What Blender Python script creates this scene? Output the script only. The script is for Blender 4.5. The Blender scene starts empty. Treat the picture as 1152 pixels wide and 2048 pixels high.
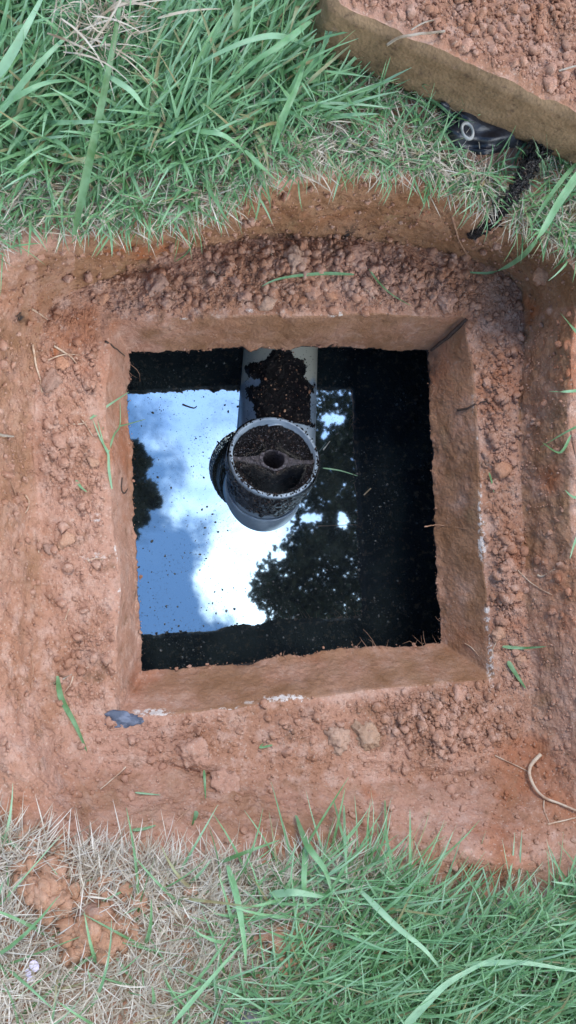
import bpy, math, random
import numpy as np
from mathutils import Vector, Matrix
from mathutils.bvhtree import BVHTree

random.seed(7)
rng = np.random.default_rng(11)
scene = bpy.context.scene
COL = scene.collection

# ------------------------------------------------------------------ camera, sky, sun, exposure
CAM_Z = 0.92           # metres above the concrete tank top (z = 0)
FPX = 1650.0           # focal length in photo pixels (photo 1152 x 2048)
nad = np.array([(190 - 576) / FPX, -(1050 - 1024) / FPX, -1.0]); nad /= np.linalg.norm(nad)
r3 = -nad
Yc = np.array([0, math.sqrt(1 - r3[1] ** 2), r3[1]])
bx_ = -r3[1] * r3[0] / Yc[1]
Xc = np.array([math.sqrt(1 - bx_ ** 2 - r3[0] ** 2), bx_, r3[0]])
Zc = np.cross(Xc, Yc)
RC = np.stack([Xc, Yc, Zc], axis=1)
CP = np.array([0, 0, CAM_Z])
cam = bpy.data.cameras.new('camera')
cam.sensor_fit = 'VERTICAL'; cam.sensor_height = 24; cam.sensor_width = 13.5
cam.lens = 24 * FPX / 2048
cam.clip_start = 0.02; cam.clip_end = 500
co = bpy.data.objects.new('camera', cam); COL.objects.link(co)
M4 = Matrix([list(RC[0]) + [0], list(RC[1]) + [0], list(RC[2]) + [CAM_Z], [0, 0, 0, 1]])
co.matrix_world = M4
scene.camera = co

SUN_ELEV, SUN_AZ = 58, -5      # azimuth measured from +Y towards +X
world = bpy.data.worlds.new('World'); scene.world = world; world.use_nodes = True
wn = world.node_tree.nodes; wl = world.node_tree.links; wn.clear()
def W(t, **k):
    n = wn.new(t)
    for a, b in k.items(): setattr(n, a, b)
    return n
def wmath(op, a, b=None, clamp=False):
    n = W('ShaderNodeMath', operation=op, use_clamp=clamp)
    for i, v in enumerate((a, b)):
        if v is None: continue
        if isinstance(v, (int, float)): n.inputs[i].default_value = v
        else: wl.new(v, n.inputs[i])
    return n.outputs[0]
sky = W('ShaderNodeTexSky'); sky.sky_type = 'NISHITA'; sky.sun_disc = False
sky.sun_elevation = math.radians(SUN_ELEV); sky.sun_rotation = math.radians(SUN_AZ)
sky.dust_density = 0.1; sky.air_density = 1.5; sky.ozone_density = 4.0
tc = W('ShaderNodeTexCoord'); sp = W('ShaderNodeSeparateXYZ'); wl.new(tc.outputs['Generated'], sp.inputs[0])
zz = wmath('MAXIMUM', sp.outputs[2], 0.06)
gx = wmath('DIVIDE', sp.outputs[0], zz); gy = wmath('DIVIDE', sp.outputs[1], zz)
cb = W('ShaderNodeCombineXYZ'); wl.new(gx, cb.inputs[0]); wl.new(gy, cb.inputs[1])
def wnoise(scale, detail, rough, off=0.0, dist=0.0):
    n = W('ShaderNodeTexNoise'); n.inputs['Scale'].default_value = scale
    n.inputs['Detail'].default_value = detail; n.inputs['Roughness'].default_value = rough
    n.inputs['Distortion'].default_value = dist
    mp = W('ShaderNodeMapping'); mp.inputs['Location'].default_value = (off, off * .7, off * .3)
    wl.new(cb.outputs[0], mp.inputs[0]); wl.new(mp.outputs[0], n.inputs['Vector'])
    return n.outputs['Fac']
# a long cloud bank whose ragged west edge passes almost overhead, broken clouds elsewhere
edge = wmath('ADD', gx, wmath('MULTIPLY', gy, 0.25))
edge = wmath('SUBTRACT', edge, 0.094)
nfine = wmath('MULTIPLY', wmath('SUBTRACT', wnoise(16, 8, .62, 1.3, .2), .5), 0.16)
nbig = wmath('MULTIPLY', wmath('SUBTRACT', wnoise(1.7, 4, .55, 4.1), .5), 1.1)
dist_from = wmath('MULTIPLY', wmath('ABSOLUTE', gx), 0.9, True)
bank = wmath('ADD', wmath('ADD', edge, nfine), wmath('MULTIPLY', nbig, dist_from))
mask = W('ShaderNodeMapRange'); mask.interpolation_type = 'SMOOTHSTEP'
mask.inputs['From Min'].default_value = -0.012; mask.inputs['From Max'].default_value = 0.035
wl.new(bank, mask.inputs['Value'])
brn = wnoise(7, 5, .55, 2.2)
brt = wmath('ADD', wmath('MULTIPLY', gy, -2.2), wmath('MULTIPLY', wmath('SUBTRACT', brn, .5), 1.6))
brr = W('ShaderNodeMapRange'); brr.interpolation_type = 'SMOOTHSTEP'
brr.inputs['From Min'].default_value = -0.45; brr.inputs['From Max'].default_value = 0.35
wl.new(brt, brr.inputs['Value'])
ccol = W('ShaderNodeMix', data_type='RGBA')
ccol.inputs['A'].default_value = (4.4, 6.0, 9.6, 1)
ccol.inputs['B'].default_value = (17.0, 18.3, 20, 1)
wl.new(brr.outputs[0], ccol.inputs['Factor'])
mixs = W('ShaderNodeMix', data_type='RGBA')
wl.new(mask.outputs[0], mixs.inputs['Factor']); wl.new(sky.outputs[0], mixs.inputs['A']); wl.new(ccol.outputs['Result'], mixs.inputs['B'])
bg = W('ShaderNodeBackground'); bg.inputs['Strength'].default_value = 0.15
wl.new(mixs.outputs['Result'], bg.inputs['Color'])
wo = W('ShaderNodeOutputWorld'); wl.new(bg.outputs[0], wo.inputs['Surface'])

sl = bpy.data.lights.new('sun', 'SUN'); sl.energy = 1.5; sl.angle = math.radians(16); sl.color = (1, .95, .88)
so = bpy.data.objects.new('sun', sl); COL.objects.link(so)
az, el = math.radians(SUN_AZ), math.radians(SUN_ELEV)
sd = Vector((math.sin(az) * math.cos(el), math.cos(az) * math.cos(el), math.sin(el)))
so.rotation_euler = sd.to_track_quat('Z', 'Y').to_euler(); so.location = sd * 10
scene.view_settings.view_transform = 'Standard'; scene.view_settings.look = 'None'
scene.view_settings.gamma = 1; scene.view_settings.use_curve_mapping = False
scene.view_settings.exposure = 0.62
scene.render.engine = 'CYCLES'
scene.cycles.max_bounces = 8; scene.cycles.glossy_bounces = 5; scene.cycles.diffuse_bounces = 4

# ------------------------------------------------------------------ photo pixel <-> world
def ray(px, py):
    px = np.asarray(px, float); py = np.asarray(py, float)
    d = np.stack([(px - 576) / FPX, -(py - 1024) / FPX, -np.ones_like(px)], -1)
    return d @ RC.T
def P(px, py, z):
    d = ray(px, py); t = (np.asarray(z, float) - CAM_Z) / d[..., 2]
    return CP + d * t[..., None]
def proj(p):
    q = (p - CP) @ RC
    return np.stack([576 + FPX * q[..., 0] / -q[..., 2], 1024 - FPX * q[..., 1] / -q[..., 2]], -1)

# ------------------------------------------------------------------ numpy noise
def _h(ix, iy, iz, seed):
    h = (ix.astype(np.uint32) * np.uint32(374761393) + iy.astype(np.uint32) * np.uint32(668265263)
         + iz.astype(np.uint32) * np.uint32(2147483647) + np.uint32(seed * 9781 + 12345))
    h = (h ^ (h >> np.uint32(13))) * np.uint32(1274126177)
    h = (h ^ (h >> np.uint32(15))) * np.uint32(2246822519)
    return (h ^ (h >> np.uint32(16))).astype(np.float32) / np.float32(4294967295.0)
def vnoise(p, freq, seed=0):
    q = (p * freq).astype(np.float32); i = np.floor(q).astype(np.int64); f = q - i
    f = f * f * (3 - 2 * f); r = 0
    for a in (0, 1):
        for b in (0, 1):
            for c in (0, 1):
                w = (f[..., 0] if a else 1 - f[..., 0]) * (f[..., 1] if b else 1 - f[..., 1]) * (f[..., 2] if c else 1 - f[..., 2])
                r = r + w * _h(i[..., 0] + a, i[..., 1] + b, i[..., 2] + c, seed)
    return r * 2 - 1
def fbm(p, freq, octv=4, gain=.5, seed=0):
    r = 0; a = 1; s = 0
    for k in range(octv):
        r = r + a * vnoise(p + k * 3.17, freq * 2.03 ** k, seed + k); s += a; a *= gain
    return r / s
def worley(p, freq, seed=0):
    q = (p * freq).astype(np.float32); i = np.floor(q).astype(np.int64)
    f1 = np.full(q.shape[:-1], 9., np.float32); f2 = f1.copy(); cid = np.zeros_like(f1)
    for a in (-1, 0, 1):
        for b in (-1, 0, 1):
            for c in (-1, 0, 1):
                jx, jy, jz = i[..., 0] + a, i[..., 1] + b, i[..., 2] + c
                hx = _h(jx, jy, jz, seed); hy = _h(jx, jy, jz, seed + 71); hz = _h(jx, jy, jz, seed + 143)
                d = (jx + hx - q[..., 0]) ** 2 + (jy + hy - q[..., 1]) ** 2 + (jz + hz - q[..., 2]) ** 2
                nearer = d < f1
                f2 = np.where(nearer, f1, np.minimum(f2, d)); cid = np.where(nearer, hx, cid); f1 = np.where(nearer, d, f1)
    return np.sqrt(f1), np.sqrt(f2), cid
def sstep(a, b, x):
    t = np.clip((x - a) / (b - a), 0, 1); return t * t * (3 - 2 * t)

# ------------------------------------------------------------------ object helpers
def tag(o, label=None, cat=None, group=None, kind=None):
    if label: o['label'] = label
    if cat: o['category'] = cat
    if group: o['group'] = group
    if kind: o['kind'] = kind
    return o
def make_mesh(name, V, F, mat, parent=None, smooth=True, attrs=None):
    V = np.asarray(V, np.float32).reshape(-1, 3)
    me = bpy.data.meshes.new(name)
    me.vertices.add(len(V)); me.vertices.foreach_set('co', V.ravel())
    Fs = F if isinstance(F, (list, tuple)) else [F]
    Fs = [np.asarray(f, np.int32) for f in Fs if len(f)]
    nl = sum(f.size for f in Fs); nf = sum(len(f) for f in Fs)
    me.loops.add(nl); me.polygons.add(nf)
    me.loops.foreach_set('vertex_index', np.concatenate([f.ravel() for f in Fs]))
    tot = np.concatenate([np.full(len(f), f.shape[1], np.int32) for f in Fs])
    st = np.concatenate([[0], np.cumsum(tot)[:-1]]).astype(np.int32)
    me.polygons.foreach_set('loop_start', st); me.polygons.foreach_set('loop_total', tot)
    if smooth: me.polygons.foreach_set('use_smooth', np.ones(nf, bool))
    if attrs:
        for k, v in attrs.items():
            at = me.attributes.new(k, 'FLOAT', 'POINT'); at.data.foreach_set('value', np.asarray(v, np.float32).ravel())
    me.update(calc_edges=True); me.validate()
    if mat: me.materials.append(mat)
    o = bpy.data.objects.new(name, me); COL.objects.link(o)
    if parent: o.parent = parent
    return o
def empty(name, loc):
    o = bpy.data.objects.new(name, None); COL.objects.link(o); o.location = Vector([float(c) for c in loc])
    o.empty_display_size = .02
    return o
def grid_faces(nu, nv, closed=True):
    """rows v, columns u; returns quads"""
    iu = np.arange(nu if closed else nu - 1); iv = np.arange(nv - 1)
    U, Vv = np.meshgrid(iu, iv)
    a = Vv * nu + U; b = Vv * nu + (U + 1) % nu
    return np.stack([a, b, b + nu, a + nu], -1).reshape(-1, 4)

# ------------------------------------------------------------------ materials
def new_mat(name):
    m = bpy.data.materials.new(name); m.use_nodes = True
    nt = m.node_tree; nt.nodes.clear()
    out = nt.nodes.new('ShaderNodeOutputMaterial'); b = nt.nodes.new('ShaderNodeBsdfPrincipled')
    nt.links.new(b.outputs[0], out.inputs[0])
    return m, nt, b
class N:
    def __init__(s, nt): s.nt = nt; s.pos = None
    def n(s, t, **k):
        x = s.nt.nodes.new(t)
        for a, b in k.items(): setattr(x, a, b)
        return x
    def link(s, a, b): s.nt.links.new(a, b)
    def coord(s, obj=False):
        if s.pos is None:
            g = s.n('ShaderNodeTexCoord'); s.pos = g.outputs['Object']
        return s.pos
    def noise(s, scale, detail=4, rough=.55, off=0, dist=0, stretch=None):
        x = s.n('ShaderNodeTexNoise'); x.inputs['Scale'].default_value = scale; x.inputs['Detail'].default_value = detail
        x.inputs['Roughness'].default_value = rough; x.inputs['Distortion'].default_value = dist
        mp = s.n('ShaderNodeMapping'); mp.inputs['Location'].default_value = (off, off * 1.3, off * .7)
        if stretch: mp.inputs['Scale'].default_value = stretch
        s.link(s.coord(), mp.inputs[0]); s.link(mp.outputs[0], x.inputs['Vector'])
        return x.outputs['Fac']
    def vor(s, scale, feature='F1', off=0, out='Distance', rnd=1):
        x = s.n('ShaderNodeTexVoronoi', feature=feature); x.inputs['Scale'].default_value = scale
        x.inputs['Randomness'].default_value = rnd
        mp = s.n('ShaderNodeMapping'); mp.inputs['Location'].default_value = (off, off * 1.3, off * .7)
        s.link(s.coord(), mp.inputs[0]); s.link(mp.outputs[0], x.inputs['Vector'])
        return x.outputs[out]
    def attr(s, name):
        x = s.n('ShaderNodeAttribute', attribute_name=name); return x.outputs['Fac']
    def rng(s, v, a, b, c=0., d=1., smooth=True):
        x = s.n('ShaderNodeMapRange'); x.interpolation_type = 'SMOOTHSTEP' if smooth else 'LINEAR'
        for k, val in zip(('From Min', 'From Max', 'To Min', 'To Max'), (a, b, c, d)): x.inputs[k].default_value = val
        s.link(v, x.inputs['Value']); return x.outputs[0]
    def math(s, op, a, b=None, clamp=False):
        x = s.n('ShaderNodeMath', operation=op, use_clamp=clamp)
        for i, v in enumerate((a, b)):
            if v is None: continue
            if isinstance(v, (int, float)): x.inputs[i].default_value = v
            else: s.link(v, x.inputs[i])
        return x.outputs[0]
    def mix(s, f, a, b):
        x = s.n('ShaderNodeMix', data_type='RGBA')
        for k, v in (('Factor', f), ('A', a), ('B', b)):
            if isinstance(v, (int, float)): x.inputs[k].default_value = v
            elif isinstance(v, tuple): x.inputs[k].default_value = (*v, 1)
            else: s.link(v, x.inputs[k])
        return x.outputs['Result']
    def bump(s, h, strength, dist, prev=None):
        x = s.n('ShaderNodeBump'); x.inputs['Strength'].default_value = strength; x.inputs['Distance'].default_value = dist
        s.link(h, x.inputs['Height'])
        if prev: s.link(prev, x.inputs['Normal'])
        return x.outputs[0]

def soil_material(name, wet_bias=0.0, tint=None):
    m, nt, b = new_mat(name); k = N(nt)
    pink = (.458, .246, .166); tan = (.36, .174, .101); red = (.36, .126, .054); brown = (.215, .112, .062)
    c = k.mix(k.rng(k.noise(9, 5, .6, 1), .36, .62), tan, pink)
    c = k.mix(k.rng(k.noise(55, 5, .65, 5), .45, .68, 0, .75), c, (.53, .335, .25))
    c = k.mix(k.rng(k.noise(38, 6, .65, 9), .55, .72, 0, .8), c, brown)
    c = k.mix(k.rng(k.noise(6, 4, .6, 13), .54, .68, 0, .8), c, red)
    c = k.mix(k.rng(k.noise(330, 4, .7, 15), .54, .70, 0, .55), c, brown)
    # grains
    gr = k.vor(620, 'F1', 3, 'Color')
    sepg = k.n('ShaderNodeSeparateColor'); k.link(gr, sepg.inputs[0])
    c = k.mix(k.rng(sepg.outputs[0], .95, .97, 0, .35), c, (.60, .46, .36))
    wet = k.attr('wet')
    wn_ = k.math('ADD', wet, k.math('MULTIPLY', k.math('SUBTRACT', k.noise(22, 4, .6, 3), .5), .9))
    wf = k.rng(wn_, .3, .8, 0, .95)
    wetc = k.mix(k.rng(k.noise(26, 5, .6, 31), .35, .65), (.235, .112, .050), (.315, .165, .088))
    wetc = k.mix(k.rng(k.noise(12, 4, .6, 37), .58, .7, 0, .7), wetc, (.29, .185, .095))
    c = k.mix(wf, c, wetc)
    c = k.mix(k.rng(k.attr('red'), .2, .9, 0, .9), c, (.36, .115, .042))
    ch = k.math('MULTIPLY', k.attr('chalk'), k.rng(k.noise(150, 5, .75, 7), .38, .62))
    c = k.mix(k.rng(ch, .22, .75, 0, .9), c, (.70, .62, .55))
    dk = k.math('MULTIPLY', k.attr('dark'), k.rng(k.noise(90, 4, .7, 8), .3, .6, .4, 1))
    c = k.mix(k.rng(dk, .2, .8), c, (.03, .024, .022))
    if tint: c = k.mix(.42, c, tint)
    k.link(c, b.inputs['Base Color'])
    b.inputs['Roughness'].default_value = .88; b.inputs['Specular IOR Level'].default_value = .28
    k.link(k.rng(wf, 0, 1, .9, .62), b.inputs['Roughness'])
    v1 = k.vor(260, 'F1', 2); v2 = k.vor(110, 'F1', 6)
    h = k.math('ADD', k.math('MULTIPLY', v1, .35), k.math('ADD', k.noise(260, 6, .7, 2), k.math('MULTIPLY', v2, .45)))
    bm = k.bump(h, .75, .0035)
    k.link(bm, b.inputs['Normal'])
    return m
M_soil = soil_material('red_soil')
M_clod = {}
for nm, t in (('clod_red', None), ('clod_pale', (.46, .33, .23)), ('clod_grey', (.27, .19, .15)), ('clod_orange', (.50, .22, .10)),
              ('clod_tan', (.50, .28, .16)), ('clod_green', (.34, .25, .15))):
    M_clod[nm] = soil_material(nm, tint=t)

def simple(name, col, rough=.6, col2=None, sc=60, spec=.4, bump=0, bsc=300, lo=.4, hi=.65):
    m, nt, b = new_mat(name); k = N(nt)
    if col2: k.link(k.mix(k.rng(k.noise(sc, 5, .6, 2), lo, hi), col, col2), b.inputs['Base Color'])
    else: b.inputs['Base Color'].default_value = (*col, 1)
    b.inputs['Roughness'].default_value = rough; b.inputs['Specular IOR Level'].default_value = spec
    if bump: k.link(k.bump(k.noise(bsc, 5, .65, 4), bump, .002), b.inputs['Normal'])
    return m
def blade_material(name, cols, rough=.45, spec=.5, trans=.32):
    m, nt, b = new_mat(name); k = N(nt)
    t = k.attr('tone')
    r = k.n('ShaderNodeValToRGB'); r.color_ramp.elements[0].color = (*cols[0], 1); r.color_ramp.elements[0].position = 0
    r.color_ramp.elements[1].color = (*cols[-1], 1)
    for i, c in enumerate(cols[1:-1]):
        e = r.color_ramp.elements.new((i + 1) / (len(cols) - 1)); e.color = (*c, 1)
    k.link(t, r.inputs[0])
    c = k.mix(k.rng(k.noise(140, 4, .6, 2), .55, .75, 0, .35), r.outputs[0], (.30, .27, .16))
    st = k.noise(60, 3, .5, 5)
    c2 = k.mix(k.rng(st, .3, .7, 0, .3), c, tuple(min(1, x * 1.6) for x in cols[-1]))
    k.link(c2, b.inputs['Base Color'])
    b.inputs['Roughness'].default_value = rough; b.inputs['Specular IOR Level'].default_value = spec
    tr = k.n('ShaderNodeBsdfTranslucent'); k.link(c2, tr.inputs[0])
    mx = k.n('ShaderNodeMixShader'); mx.inputs[0].default_value = trans
    out = [x for x in nt.nodes if x.type == 'OUTPUT_MATERIAL'][0]
    k.link(b.outputs[0], mx.inputs[1]); k.link(tr.outputs[0], mx.inputs[2]); k.link(mx.outputs[0], out.inputs[0])
    return m
M_grass = blade_material('grass_green', [(.36, .27, .13), (.065, .14, .032), (.105, .235, .072), (.165, .355, .145), (.31, .49, .31)])
M_straw = blade_material('dry_straw', [(.20, .14, .085), (.37, .29, .20), (.52, .45, .35), (.64, .58, .50)], rough=.7, spec=.25, trans=.1)
M_root = simple('pale_root', (.55, .42, .30), .7, (.40, .24, .15), 80)
M_hair = simple('red_root', (.42, .24, .15), .8, (.30, .16, .09), 80)
SKY_TONE_Y = float(P(560, 762, -.19)[1]) + .025
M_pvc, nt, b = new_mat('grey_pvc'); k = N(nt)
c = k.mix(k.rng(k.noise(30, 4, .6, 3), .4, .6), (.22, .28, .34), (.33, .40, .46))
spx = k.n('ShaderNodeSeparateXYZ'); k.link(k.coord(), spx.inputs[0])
sky_tone = k.math('ADD', spx.outputs[1], k.math('MULTIPLY', k.noise(45, 4, .6, 9), .05))
c = k.mix(k.rng(sky_tone, SKY_TONE_Y, SKY_TONE_Y + .008), c, (.50, .49, .40))  # cream far end against blue-grey sky reflection, painted into the pipe colour
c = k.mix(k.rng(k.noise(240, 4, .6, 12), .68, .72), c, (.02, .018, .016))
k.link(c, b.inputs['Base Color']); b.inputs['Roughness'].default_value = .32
M_sludge, nt, b = new_mat('black_sludge'); k = N(nt)
c = k.mix(k.rng(k.noise(170, 5, .65, 3), .5, .66), (.014, .011, .012), (.050, .030, .030))
cc = k.vor(420, 'F1', 3, 'Color'); sg = k.n('ShaderNodeSeparateColor'); k.link(cc, sg.inputs[0])
c = k.mix(k.rng(sg.outputs[0], .94, .96, 0, .6), c, (.30, .20, .15))
k.link(c, b.inputs['Base Color']); b.inputs['Roughness'].default_value = .24; b.inputs['Specular IOR Level'].default_value = 1.0
k.link(k.bump(k.math('ADD', k.vor(700, 'F1', 3), k.noise(500, 4, .7)), 1.0, .010), b.inputs['Normal'])
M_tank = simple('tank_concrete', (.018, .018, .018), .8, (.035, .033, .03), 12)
# murky water under a glossy oily skin
M_water, nt, b = new_mat('septic_water'); k = N(nt)
wc = k.mix(k.rng(k.noise(14, 4, .6, 3), .4, .65), (.012, .017, .022), (.028, .038, .040))
wc = k.mix(k.rng(k.noise(420, 3, .7, 5), .60, .72, 0, .5), wc, (.05, .06, .06))
k.link(wc, b.inputs['Base Color']); b.inputs['Roughness'].default_value = .9; b.inputs['Specular IOR Level'].default_value = 0
gl = k.n('ShaderNodeBsdfGlossy'); gl.inputs['Roughness'].default_value = .022; gl.inputs['Color'].default_value = (.66, .87, 1, 1)
wbm = k.bump(k.noise(16, 2, .5, 8, .2), .03, .0010)
wv = k.n('ShaderNodeTexWave', wave_type='RINGS', rings_direction='Z'); wv.inputs['Scale'].default_value = 30; wv.inputs['Distortion'].default_value = 1.5
mpw = k.n('ShaderNodeMapping'); cc_ = P(388, 985, -.23); mpw.inputs['Location'].default_value = (-cc_[0], -cc_[1], 0)
k.link(k.coord(), mpw.inputs[0]); k.link(mpw.outputs[0], wv.inputs['Vector'])
ln = k.n('ShaderNodeVectorMath', operation='LENGTH'); k.link(mpw.outputs[0], ln.inputs[0])
wbm = k.bump(k.math('MULTIPLY', wv.outputs['Fac'], k.rng(ln.outputs['Value'], .0, .035, 1, 0)), .045, .0003, wbm)
k.link(wbm, gl.inputs['Normal'])
fr = k.n('ShaderNodeFresnel'); fr.inputs['IOR'].default_value = 2.6
mx = k.n('ShaderNodeMixShader')
film_ = k.math('MULTIPLY', k.rng(k.noise(230, 4, .7, 6), .60, .72, 1, .35), k.math('MULTIPLY', k.rng(k.noise(900, 3, .7, 16), .60, .70, 1, .5), k.rng(k.noise(13, 6, .7, 26, .6), .50, .66, 1, .80)))
k.link(k.math('MULTIPLY', k.math('ADD', fr.outputs[0], .42), film_, True), mx.inputs[0])
out = [x for x in nt.nodes if x.type == 'OUTPUT_MATERIAL'][0]
k.link(b.outputs[0], mx.inputs[1]); k.link(gl.outputs[0], mx.inputs[2]); k.link(mx.outputs[0], out.inputs[0])
M_debris = simple('scum_bits', (.05, .05, .048), .6, (.26, .26, .25), 300, lo=.5, hi=.75)
M_slate = simple('blue_slate', (.07, .085, .12), .55, (.15, .17, .22), 90, bump=.4)
M_plastic = simple('black_plastic', (.010, .011, .016), .32, (.035, .04, .052), 40, spec=.6, bump=.3, bsc=120)
M_ring = simple('pale_ring', (.30, .31, .30), .25, (.22, .22, .20), 120)
M_petal = simple('lilac_petal', (.62, .55, .68), .6)
M_dirtychip = simple('wood_chip', (.42, .17, .08), .7, (.5, .3, .18), 150)
M_bark = simple('bark', (.12, .09, .07), .9, (.06, .045, .035), 20, bump=.6, bsc=40)
M_leaf = blade_material('tree_leaf', [(.012, .022, .018), (.018, .034, .024), (.026, .046, .030)], trans=.04, spec=.12)
M_twig = simple('dark_twig', (.05, .03, .022), .7, (.10, .06, .04), 100)

# ------------------------------------------------------------------ the ground as nested loops around the opening
SEG = 88
def ctrl(pts, z):
    pts = np.array(pts, float); z = np.broadcast_to(np.array(z, float), (len(pts),)); return P(pts[:, 0], pts[:, 1], z)
def loop_sample(C, sharp):
    n = len(C); t = np.arange(SEG) / SEG; out = []
    for i in range(n):
        p0, p1, p2, p3 = C[(i - 1) % n], C[i], C[(i + 1) % n], C[(i + 2) % n]
        T = t[:, None]
        lin = p1 * (1 - T) + p2 * T
        cr = .5 * ((2 * p1) + (-p0 + p2) * T + (2 * p0 - 5 * p1 + 4 * p2 - p3) * T ** 2 + (-p0 + 3 * p1 - 3 * p2 + p3) * T ** 3)
        out.append(lin * sharp + cr * (1 - sharp))
    L = np.concatenate(out)
    w = 3 if sharp > .5 else 16
    ker = np.ones(2 * w + 1) / (2 * w + 1)
    for a in range(3):
        ext = np.concatenate([L[-w:, a], L[:, a], L[:w, a]]); L[:, a] = np.convolve(ext, ker, 'valid')
    return L
H0 = [(258,705),(400,700),(550,695),(700,697),(853,702),(862,850),(869,1000),(878,1150),(884,1287),(740,1298),(580,1315),(420,1332),(280,1345),(274,1180),(266,1020),(257,860)]
H1 = [(216,640),(400,632),(560,630),(740,632),(932,632),(945,800),(962,1000),(973,1200),(987,1355),(830,1372),(640,1391),(440,1415),(238,1440),(236,1250),(228,1050),(214,850)]
H2 = [(105,615),(300,525),(500,480),(790,490),(1035,565),(1034,800),(1038,1000),(1046,1250),(1045,1480),(830,1545),(600,1550),(380,1530),(190,1515),(108,1300),(88,1050),(80,800)]
H3 = [(20,520),(290,448),(500,380),(790,352),(1120,510),(1128,760),(1146,1000),(1165,1250),(1175,1650),(900,1775),(640,1705),(380,1710),(60,1660),(-40,1350),(-60,1050),(-60,780)]
Z3 = [.10,.12,.13,.13,.12,.085,.07,.07,.075,.085,.09,.09,.085,.085,.09,.095]
B0 = loop_sample(ctrl(H0, -.070), 1.0)
B1 = loop_sample(ctrl(H1, 0.0), .95)
ctr = B0.mean(0); ctr[2] = 0
def outset(L, d, dz=0, sm=20):
    v = L - L.mean(0); v[:, 2] = 0
    n = v / np.linalg.norm(v, axis=1, keepdims=True); o = L + n * d; o[:, 2] += dz; return o
def jitter(L, a, f, sd):
    L = L.copy(); L[:, 0] += a * fbm(L, f, 4, .55, sd); L[:, 1] += a * fbm(L, f, 4, .55, sd + 31); L[:, 2] += .5 * a * fbm(L, f, 4, .5, sd + 61); return L
B1 = jitter(B1, .0060, 16, 201)
B1b = outset(B1, .016, .001)
B2 = loop_sample(ctrl(H2, .010), .2)
B3 = loop_sample(ctrl(H3, Z3), .1)
B4 = outset(B3, .05, .012); B5 = outset(B3, .28, .02); B6 = outset(B3, 1.0, .02); B7 = outset(B3, 60, .0)
B7[:, 2] = .14
NU = len(B0)
def band(A, B, n, prof='lin', incl=False):
    t = np.arange(n + (1 if incl else 0)) / n
    tz = t if prof == 'lin' else (t * t * (3 - 2 * t))
    X = A[None] * (1 - t)[:, None, None] + B[None] * t[:, None, None]
    X[..., 2] = A[None, :, 2] * (1 - tz)[:, None] + B[None, :, 2] * tz[:, None]
    return X
spec = [  # loops, rows, profile, crumb amp, smooth amp, wet at start, wet at end
    (B1, B1b, 10, 'lin'), (B1b, B2, 165, 'lin'), (B2, B3, 135, 'sm'), (B3, B4, 22, 'lin'), (B4, B5, 75, 'lin'), (B5, B6, 16, 'lin'), (B6, B7, 12, 'lin')]
rows = []; vpar = []
for i, (a, b_, n, pr) in enumerate(spec):
    last = i == len(spec) - 1
    rows.append(band(a, b_, n, pr, last)); vpar.append(i + np.arange(n + (1 if last else 0)) / n)
G = np.concatenate(rows); vp = np.concatenate(vpar)[:, None] * np.ones((1, NU))
PX = proj(G)
def normals(G):
    du = np.roll(G, -1, 1) - np.roll(G, 1, 1); dv = np.gradient(G, axis=0)
    n = np.cross(du, dv); n /= np.linalg.norm(n, axis=-1, keepdims=True) + 1e-12
    return n * np.sign(n[..., 2:3] + 1e-9) 
def blob(cx, cy, rx, ry=None, ang=0):
    ry = ry or rx; dx = PX[..., 0] - cx; dy = PX[..., 1] - cy
    c, s = math.cos(math.radians(ang)), math.sin(math.radians(ang))
    return np.exp(-(((dx * c + dy * s) / rx) ** 2 + ((-dx * s + dy * c) / ry) ** 2))
def wallness():  # 1 on pit wall
    return sstep(1.95, 2.15, vp) * (1 - sstep(2.85, 3.0, vp))
ledge = sstep(.2, .9, vp) * (1 - sstep(1.9, 2.1, vp)); ledge = ledge * 1.0
near = vp < 5.2
Nn = normals(G)
disp = np.zeros(vp.shape, np.float32); 
Gn = G[near.all(axis=1)]; nr = len(Gn)
lowf = fbm(Gn, 14, 4, .5, 3); midf = fbm(Gn, 60, 4, .55, 7); finef = fbm(Gn, 240, 3, .6, 13)
warp = np.stack([fbm(Gn, 110, 3, .6, 5), fbm(Gn, 110, 3, .6, 6), fbm(Gn, 110, 3, .6, 8)], -1) * .007
f1, f2, cid = worley(Gn + warp, 48, 3); lump1 = (.55 * sstep(0, .28, f2 - f1) + .45 * np.clip(1 - f1, 0, 1)) * np.clip(cid * 1.5 - .35, 0, 1)
g1, g2, gid = worley(Gn + warp * .6, 105, 9); lump2 = (.6 * sstep(0, .30, g2 - g1) + .4 * np.clip(1 - g1, 0, 1)) * (.15 + gid ** 1.5)
k1, k2, kid = worley(Gn + warp * .3, 230, 19); lump3 = (.6 * sstep(0, .35, k2 - k1) + .4 * np.clip(1 - k1, 0, 1)) * (.2 + kid)
tl = (lambda A: A[:nr])
crumbiness = tl(ledge) * (.35 + .65 * sstep(-.35, .25, fbm(Gn, 18, 3, .5, 21)))
pile = blob(600, 545, 190, 60, 0) * 1.0 + blob(870, 560, 90, 50) * .6 + blob(870, 1445, 100, 55, 10) * .9 + blob(1005, 1130, 35, 110) * .6 + blob(990, 800, 35, 150) * .6 + blob(330, 580, 90, 35) * .4 + blob(120, 880, 45, 150) * .3
crumbiness = np.clip(crumbiness * (.50 + tl(pile) * .75), 0, 1.15)
wall = tl(wallness()); bank = wall
D = lowf * .0045 * sstep(.5, 1.5, tl(vp)) + midf * (.0022 * (.5 + .5 * sstep(0, 1, tl(vp)))) + finef * .0007
D += crumbiness * (lump1 * .0080 + lump2 * .0046 + lump3 * .0028 + fbm(Gn, 170, 4, .7, 77) * .0022 + finef * .0012) + lump3 * .0006
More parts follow.
